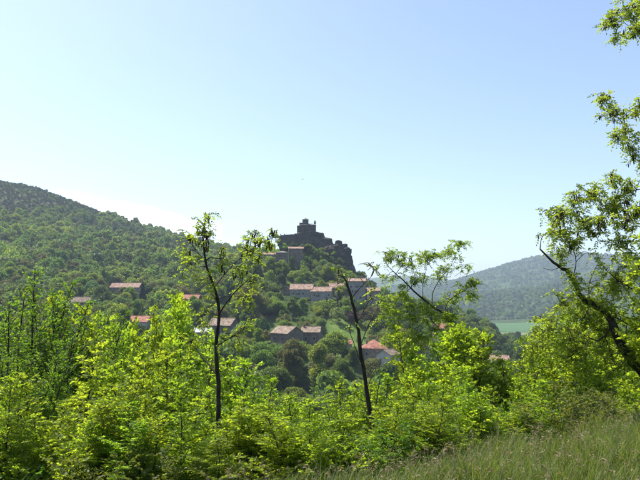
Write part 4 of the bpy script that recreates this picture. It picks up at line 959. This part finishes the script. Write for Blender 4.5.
big_tree('locust_tree', 'slender locust tree with dark trunk and hanging seed pods at left', 10.2, [
  ('trunk', [(220,440,9,0),(219,420,8,0),(218,383,7,0),(217,346,6.2,0),(219,315,5.4,0),(215,289,4.6,0),(207,268,4,0),(204,247,3,0),(203,232,2,0),(207,216,1,0)]),
  ('branch', [(218,376,5,0),(208,364,4,.2),(199,353,3,.4),(190,341,1.6,.5)]),
  ('branch', [(218,316,4,0),(227,302,3.2,-.2),(237,290,2.6,-.3),(248,280,1.6,-.4),(258,268,1,-.5)]),
  ('branch', [(214,288,3.6,0),(224,275,3,.2),(236,262,2.4,.4),(249,252,1.6,.5),(262,242,1,.6)]),
  ('branch', [(206,262,2.4,0),(196,250,1.8,.1),(188,240,1,.2)]),
  ('branch', [(216,300,2.6,0),(204,284,2,.3),(192,272,1.4,.5),(180,262,.9,.6)]),
  ('branch', [(217,346,3,0),(230,338,2.2,-.2),(243,330,1.2,-.3)]),
 ], [(205,240,12,10,1.6),(200,228,12,6,1.6),(210,218,10,4,.4),(190,236,9,5,1.8),(245,252,13,9,1.4),(262,244,11,8,2),(254,238,9,5,2),(235,272,14,8,1),(250,284,13,9,.5),(243,300,14,9,.3),(190,268,14,8,1.2),
     (182,258,10,6,1.3),(200,290,13,8,.5),(222,262,12,6,1),(190,345,14,8,0),(245,330,12,7,0),(230,345,13,7,0),(262,262,9,5,.6),(205,320,14,8,.2),(270,240,8,5,1.4)], 7, leafy=.48, pod=.75, thick=.6, Lr=.13, llen=.042, lwid=.023)
big_tree('bare_tree', 'nearly bare dark tree with curling twigs in front of the upper row of houses', 9.6, [
  ('trunk', [(373,446,9.5,0),(372,436,9,0),(368,400,8.2,0),(361,354,7,0),(357,323,6,0),(352,302,5,0),(347,284,3.8,0),(343,277,2.2,0),(337,275,1,0)]),
  ('branch', [(358,320,4,0),(364,310,3.2,.2),(370,297,2.6,.3),(371,286,2,.3),(368,277,1.2,.3)]),
  ('branch', [(351,299,3,0),(357,291,2.4,-.2),(364,284,2,-.3),(371,277,1.6,-.3),(374,271,1.3,-.3),(371,266,1,-.3),(366,267,.8,-.3)]),
  ('branch', [(361,344,3.4,0),(367,328,2.6,.2),(372,318,2,.3),(379,308,1.2,.4)]),
  ('branch', [(364,370,3,0),(357,352,2.2,-.2),(352,338,1.8,-.3),(348,328,1.1,-.3)]),
  ('branch', [(371,428,5,0),(376,405,4,.2),(378,390,2.8,.3),(381,376,1.5,.3)]),
  ('branch', [(347,285,2,0),(352,275,1.5,.1),(355,267,1,.2)]),
  ('branch', [(345,280,1.8,0),(338,284,1.3,.1),(331,290,.8,.2)]),
  ('branch', [(366,392,2.6,0),(374,372,1.8,.1),(384,362,1,.2)]),
 ], [(372,300,10,4,0),(340,280,8,4,0),(375,272,8,4,0),(360,272,8,4,0),(352,330,8,3,.2),(382,315,10,4,0)], 9, leafy=.12, thick=.54)
big_tree('locust_tree', 'leaning locust tree with sparse fan of leafy twigs against the hazy mountain', 18.0, [
  ('trunk', [(470,372,8,0),(458,345,7.2,0),(453,328,6.6,0),(444,314,5.8,0),(434,308,5.2,0),(423,299,4.4,0),(411,288,3.6,0),(404,281,3,0),(396,274,2.2,0),(388,266,1.4,0),(383,258,.9,0)]),
  ('branch', [(432,306,3.2,0),(433,292,2.6,.2),(441,278,2.2,.3),(450,267,1.7,.4),(455,256,1.1,.4),(459,247,.7,.4)]),
  ('branch', [(423,299,2.6,0),(423,285,2.1,-.2),(426,270,1.6,-.2),(429,258,1,-.2)]),
  ('branch', [(440,330,4.4,.1),(430,318,3.6,.2),(424,310,2.8,.2),(421,302,1.6,.2)]),
  ('branch', [(411,288,2.2,0),(414,276,1.7,.3),(419,264,1.2,.4),(418,253,.8,.4)]),
  ('branch', [(444,314,3,0),(448,302,2.3,-.3),(458,294,1.6,-.4),(468,289,1,-.5)]),
 ], [(388,258,11,8,1.2),(402,262,11,8,1),(416,258,12,9,1),(432,256,12,9,1.2),(448,252,11,8,.9),(460,246,8,6,.8),(405,276,12,6,.4),(425,276,12,6,.6),(440,272,12,7,.7),(462,266,9,5,.6),(465,290,12,8,.2),(398,300,15,10,.1),(385,312,15,11,0),
     (412,312,14,9,0),(448,300,12,8,.2),(472,284,8,5,.2),(430,318,14,9,0),(385,280,8,4,.6),(470,300,8,4,0),(420,330,16,14,0),(440,335,15,14,0),(402,322,14,12,0),(398,342,14,12,0),(455,318,12,10,0)], 13, thick=.42, leafy=1.0, Lr=.2, llen=.058, lwid=.033)
big_tree('locust_tree', 'big leaning locust tree with broken snag and dark seed pods at right edge', 11.5, [
  ('trunk', [(668,430,20,0),(650,385,18,0),(634,362,16.5,0),(620,344,14.5,0),(613,326,12.5,0),(606,313,11,0),(592,304,10,0),(582,298,8.5,0),(574,281,7,0),(566,271,6,0),(553,262,4.5,0),(540,249,2.6,0)]),
  ('limb', [(640,370,11,0),(650,330,10,.4),(655,280,9,.7),(658,220,8,.9),(660,150,7,.9),(656,90,5.5,.8),(655,30,4,.7),(650,-20,3,.6)]),
  ('branch', [(573,277,3.6,0),(576,262,3,.2),(573,249,2.6,.3),(565,240,2,.3),(559,230,1.2,.3)]),
  ('branch', [(657,186,4.5,.9),(636,190,3.6,.6),(620,197,3,.4),(605,206,2.4,.2),(594,196,1.8,.1),(582,187,1.1,0)]),
  ('branch', [(613,202,2.4,.3),(600,217,1.8,.2),(588,228,1.2,.1)]),
  ('branch', [(660,140,4,.9),(640,140,3,.6),(625,125,2.2,.4),(612,112,1.4,.3),(602,103,.9,.2)]),
  ('branch', [(655,50,3.6,.7),(640,34,2.6,.5),(626,24,1.9,.4),(614,14,1.1,.3)]),
  ('branch', [(612,326,5,0),(600,340,3.6,-.3),(590,338,2.6,-.4),(578,332,1.5,-.5)]),
  ('branch', [(650,300,5,.5),(634,290,3.6,.1),(620,282,2.6,-.1),(606,270,1.6,-.2)]),
  ('branch', [(592,304,4,0),(588,288,3,.3),(594,272,2.2,.4),(600,258,1.2,.5)]),
  ('branch', [(560,267,2.4,0),(552,270,1.6,.1),(543,268,.9,.1)]),
  ('branch', [(655,232,4,.7),(640,236,3,.3),(628,244,2,.1),(616,250,1.2,0)]),
 ], [(562,222,15,17,1.3),(577,205,14,15,1.0),(592,192,13,13,1.3),(610,205,14,13,1.5),(626,192,14,14,1.2),(600,228,15,14,1.5),(625,228,16,15,1.5),(580,232,13,12,1.2),(568,245,12,9,.8),(638,210,13,12,1.4),(612,180,11,9,1),
     (604,102,9,7,.9),(615,116,11,9,1.2),(630,128,13,12,1.3),(638,108,9,8,.8),(632,148,11,9,1.4),(640,165,11,9,1),(618,140,8,5,1.2),(612,22,10,8,1.4),(625,12,12,11,1.2),(632,32,12,11,1.6),(640,5,12,10,1),(617,38,7,4,2),
     (610,262,15,11,.5),(634,262,16,13,.5),(600,285,16,13,.2),(622,295,17,14,.2),(640,310,16,13,.1),(575,300,14,9,.2),(560,310,16,12,.2),(548,322,15,12,.1),(580,325,16,13,.1),(600,345,16,13,0),(560,255,9,6,.4),(638,335,15,12,0),(545,335,16,16,0),(562,345,18,18,0),(580,350,18,18,0),(612,318,15,14,0),(590,318,14,12,0),(615,365,18,18,0),(535,350,13,12,0),(640,355,14,12,0),(575,280,10,8,.2),(625,275,14,12,.2),(598,308,10,9,0),(612,330,11,10,0),(628,348,11,9,0),(552,235,12,9,.8),(550,215,10,7,.6)]
  + [(668 + 22 * ((i * 7) % 4) - (8 if i % 3 else 0), -40 + i * 17, 17, 9, .6) for i in range(22)], 17, leafy=.66, pod=.9, thick=.56)
# dead snag standing in the thicket
o = empty('dead_stump', (P(201, 410, 14.2).x, 14.2, hz(P(201, 410, 14.2).x, 14.2))); tag(o, 'short dark dead stem left of the slender locust trunk', 'stump')
zt = zpix(389, 201, 14.2) - o.location.z; m_ = MB(); m_.tube([(0, 0, -.3), (.01, 0, zt * .5), (-.02, .01, zt * .9), (-.01, 0, zt)], [.07, .058, .052, .03], 8); m_.build('dead_stem', M['bark'], o, True)

# ------------------------------------------------------------------ roadside grass
def blades(n, xs, ys, hgt, wid, seed, mat, name, bend=.45):
    g = np.random.default_rng(seed); z = height(xs, ys); a_ = g.uniform(0, 6.28, n); D = np.stack([np.cos(a_), np.sin(a_), np.zeros(n)], -1); S = np.stack([-np.sin(a_), np.cos(a_), np.zeros(n)], -1)
    B = np.stack([xs, ys, z - .02], -1); bd = (hgt * bend * g.uniform(.1, 1.3, n))[:, None]; V = []
    for t, w in ((0, 1), (.4, .85), (.75, .55), (1, .06)):
        c0 = B + np.array([0, 0, 1.]) * (hgt * (t - .18 * t * t * bend))[:, None] + D * bd * t * t
        V += [c0 + S * wid * w, c0 - S * wid * w]
    V = np.stack(V, 1).reshape(-1, 3); q = np.array([(0, 1, 3, 2), (2, 3, 5, 4), (4, 5, 7, 6)])
    F = (np.arange(n)[:, None, None] * 8 + q[None]).reshape(-1, 4)
    return np_mesh(name, V, F, mat)
n = 165000; ys = np.sqrt(rng.uniform(4.2 ** 2, 10.5 ** 2, n)); xs = rng.uniform(-.75, 1.0, n) * ys
ed_ = np.interp(320 + 640 * xs / ys, [-20, 150, 250, 350, 480, 640, 700], [5.9, 6.0, 6.6, 7.4, 8.6, 9.8, 10])
dens = fbm(xs / .5, ys / .5, 3, 31); keep = (dens + rng.uniform(-.5, .7, n) > -.15) & (ys < ed_ + rng.normal(0, .25, n)); xs, ys = xs[keep], ys[keep]; n = len(xs)
hh = (.24 + .16 * fbm(xs / .7, ys / .7, 3, 33)) * rng.uniform(.5, 1.4, n) * (1 + .4 * np.clip(xs / 3, -.4, 1))
tag(link('grass', blades(n, xs, ys, hh, .0032, 5, M['grass'], 'grass', .75)), 'long green roadside grass along the bottom of the picture', 'grass', kind='stuff')
# brome: thin stalks with drooping reddish spikelets
n = 1300; ys = np.sqrt(rng.uniform(4.6 ** 2, 9.6 ** 2, n)); xs = rng.uniform(-.2, .6, n) * ys
keep = (ys < np.interp(320 + 640 * xs / ys, [150, 250, 350, 480, 640], [6, 6.6, 7.4, 8.6, 9.8])) & (fbm(xs / .7, ys / .7, 2, 41) + rng.uniform(-.6, .6, n) + .25 * (xs / ys > .3) > .05); xs, ys = xs[keep], ys[keep]; n = len(xs)
zz = height(xs, ys); hh = rng.uniform(.26, .46, n); V = []; F = []
m_ = MB(); Bs, Ds = [], []
for i in range(n):
    a_ = random.uniform(0, 6.28); l_ = random.uniform(.05, .16); b0 = Vector((xs[i], ys[i], zz[i])); t_ = b0 + Vector((math.cos(a_) * l_, math.sin(a_) * l_, hh[i])); m0 = b0 + Vector((math.cos(a_) * l_ * .3, math.sin(a_) * l_ * .3, hh[i] * .55))
    m_.tube([b0, m0, t_], [.0016, .0013, .0009], 3, False)
    for k in range(random.randint(5, 10)):
        q = m0.lerp(t_, random.uniform(.6, 1)); Bs.append(q); Ds.append((math.cos(a_) * .7 + random.gauss(0, .5), math.sin(a_) * .7 + random.gauss(0, .5), random.uniform(-.7, .5)))
Bs = np.array(Bs); Ds = unit(np.array(Ds)); ln = rng.uniform(.025, .055, len(Bs))[:, None]; S = unit(np.cross(Ds, rng.normal(0, 1, Bs.shape))) * .0042
q0 = Bs + Ds * ln * .3; V = np.stack([q0, q0 + Ds * ln * .4 + S, q0 + Ds * ln, q0 + Ds * ln * .4 - S], 1).reshape(-1, 3)
allV = np.concatenate([np.array(m_.v), V]); nf = len(m_.v)
me = bpy.data.meshes.new('brome_grass'); me.from_pydata([tuple(v) for v in allV], [], m_.f + [(nf + 4 * i, nf + 4 * i + 1, nf + 4 * i + 2, nf + 4 * i + 3) for i in range(len(V) // 4)]); me.materials.append(M['drygrass'])
tag(link('brome_grass', me), 'reddish brown drooping grass seed heads standing above the green grass', 'grass', kind='stuff')

# ------------------------------------------------------------------ bird
p_ = P(302.8, 179.3, 190); o = empty('bird', p_, R(35)); o.rotation_euler = (R(8), R(-14), R(35)); tag(o, 'tiny dark bird gliding in the sky above the castle', 'bird')
m_ = MB(); m_.tube([(-.27, 0, 0), (-.2, 0, .01), (-.05, 0, .01), (.08, 0, .01), (.17, 0, .03), (.23, 0, .035), (.27, 0, .025)], [.006, .035, .06, .055, .035, .03, .006], 10)
m_.add([(-.22, -.02, .01), (-.22, .02, .01), (-.42, .08, .0), (-.42, -.08, .0), (-.22, -.02, .02), (-.22, .02, .02), (-.42, .08, .008), (-.42, -.08, .008)], [(0,1,2,3),(7,6,5,4),(0,4,5,1),(1,5,6,2),(2,6,7,3),(3,7,4,0)])
m_.build('body', M['plume'], o, True)
for s in (-1, 1):
    m_ = MB(); pr = [(.12, 0, .03), (.17, .2 * s, .10), (.12, .42 * s, .13), (-.02, .62 * s, .12), (-.08, .55 * s, .12), (-.08, .35 * s, .11), (-.1, .15 * s, .06), (-.1, 0, .03)]
    m_.add([(x, y, z) for x, y, z in pr] + [(x, y, z + .014) for x, y, z in pr], [tuple(range(8)), tuple(range(8, 16))[::-1]] + [(i, (i + 1) % 8, 8 + (i + 1) % 8, 8 + i) for i in range(8)])
    m_.build('wing', M['plume'], o)

# ------------------------------------------------------------------ haze
zmin, zmax = float(gv[:, 2].min()), float(gv[:, 2].max())
mh_ = bpy.data.materials.new('valley_haze'); mh_.use_nodes = True; N = mh_.node_tree.nodes
for n_ in list(N):
    if n_.type == 'BSDF_PRINCIPLED': N.remove(n_)
pv = N.new('ShaderNodeVolumePrincipled'); pv.inputs['Color'].default_value = (.66, .82, 1.0, 1); pv.inputs['Density'].default_value = .00016; pv.inputs['Anisotropy'].default_value = .2
mh_.node_tree.links.new(pv.outputs[0], N['Material Output'].inputs['Volume'])
m_ = MB(); m_.box(-6400, 6400, -6400, 6400, zmin - 1.5, zmax + 25); tag(m_.build('haze', mh_), 'thin pale summer haze filling the valley air', 'haze', kind='stuff')
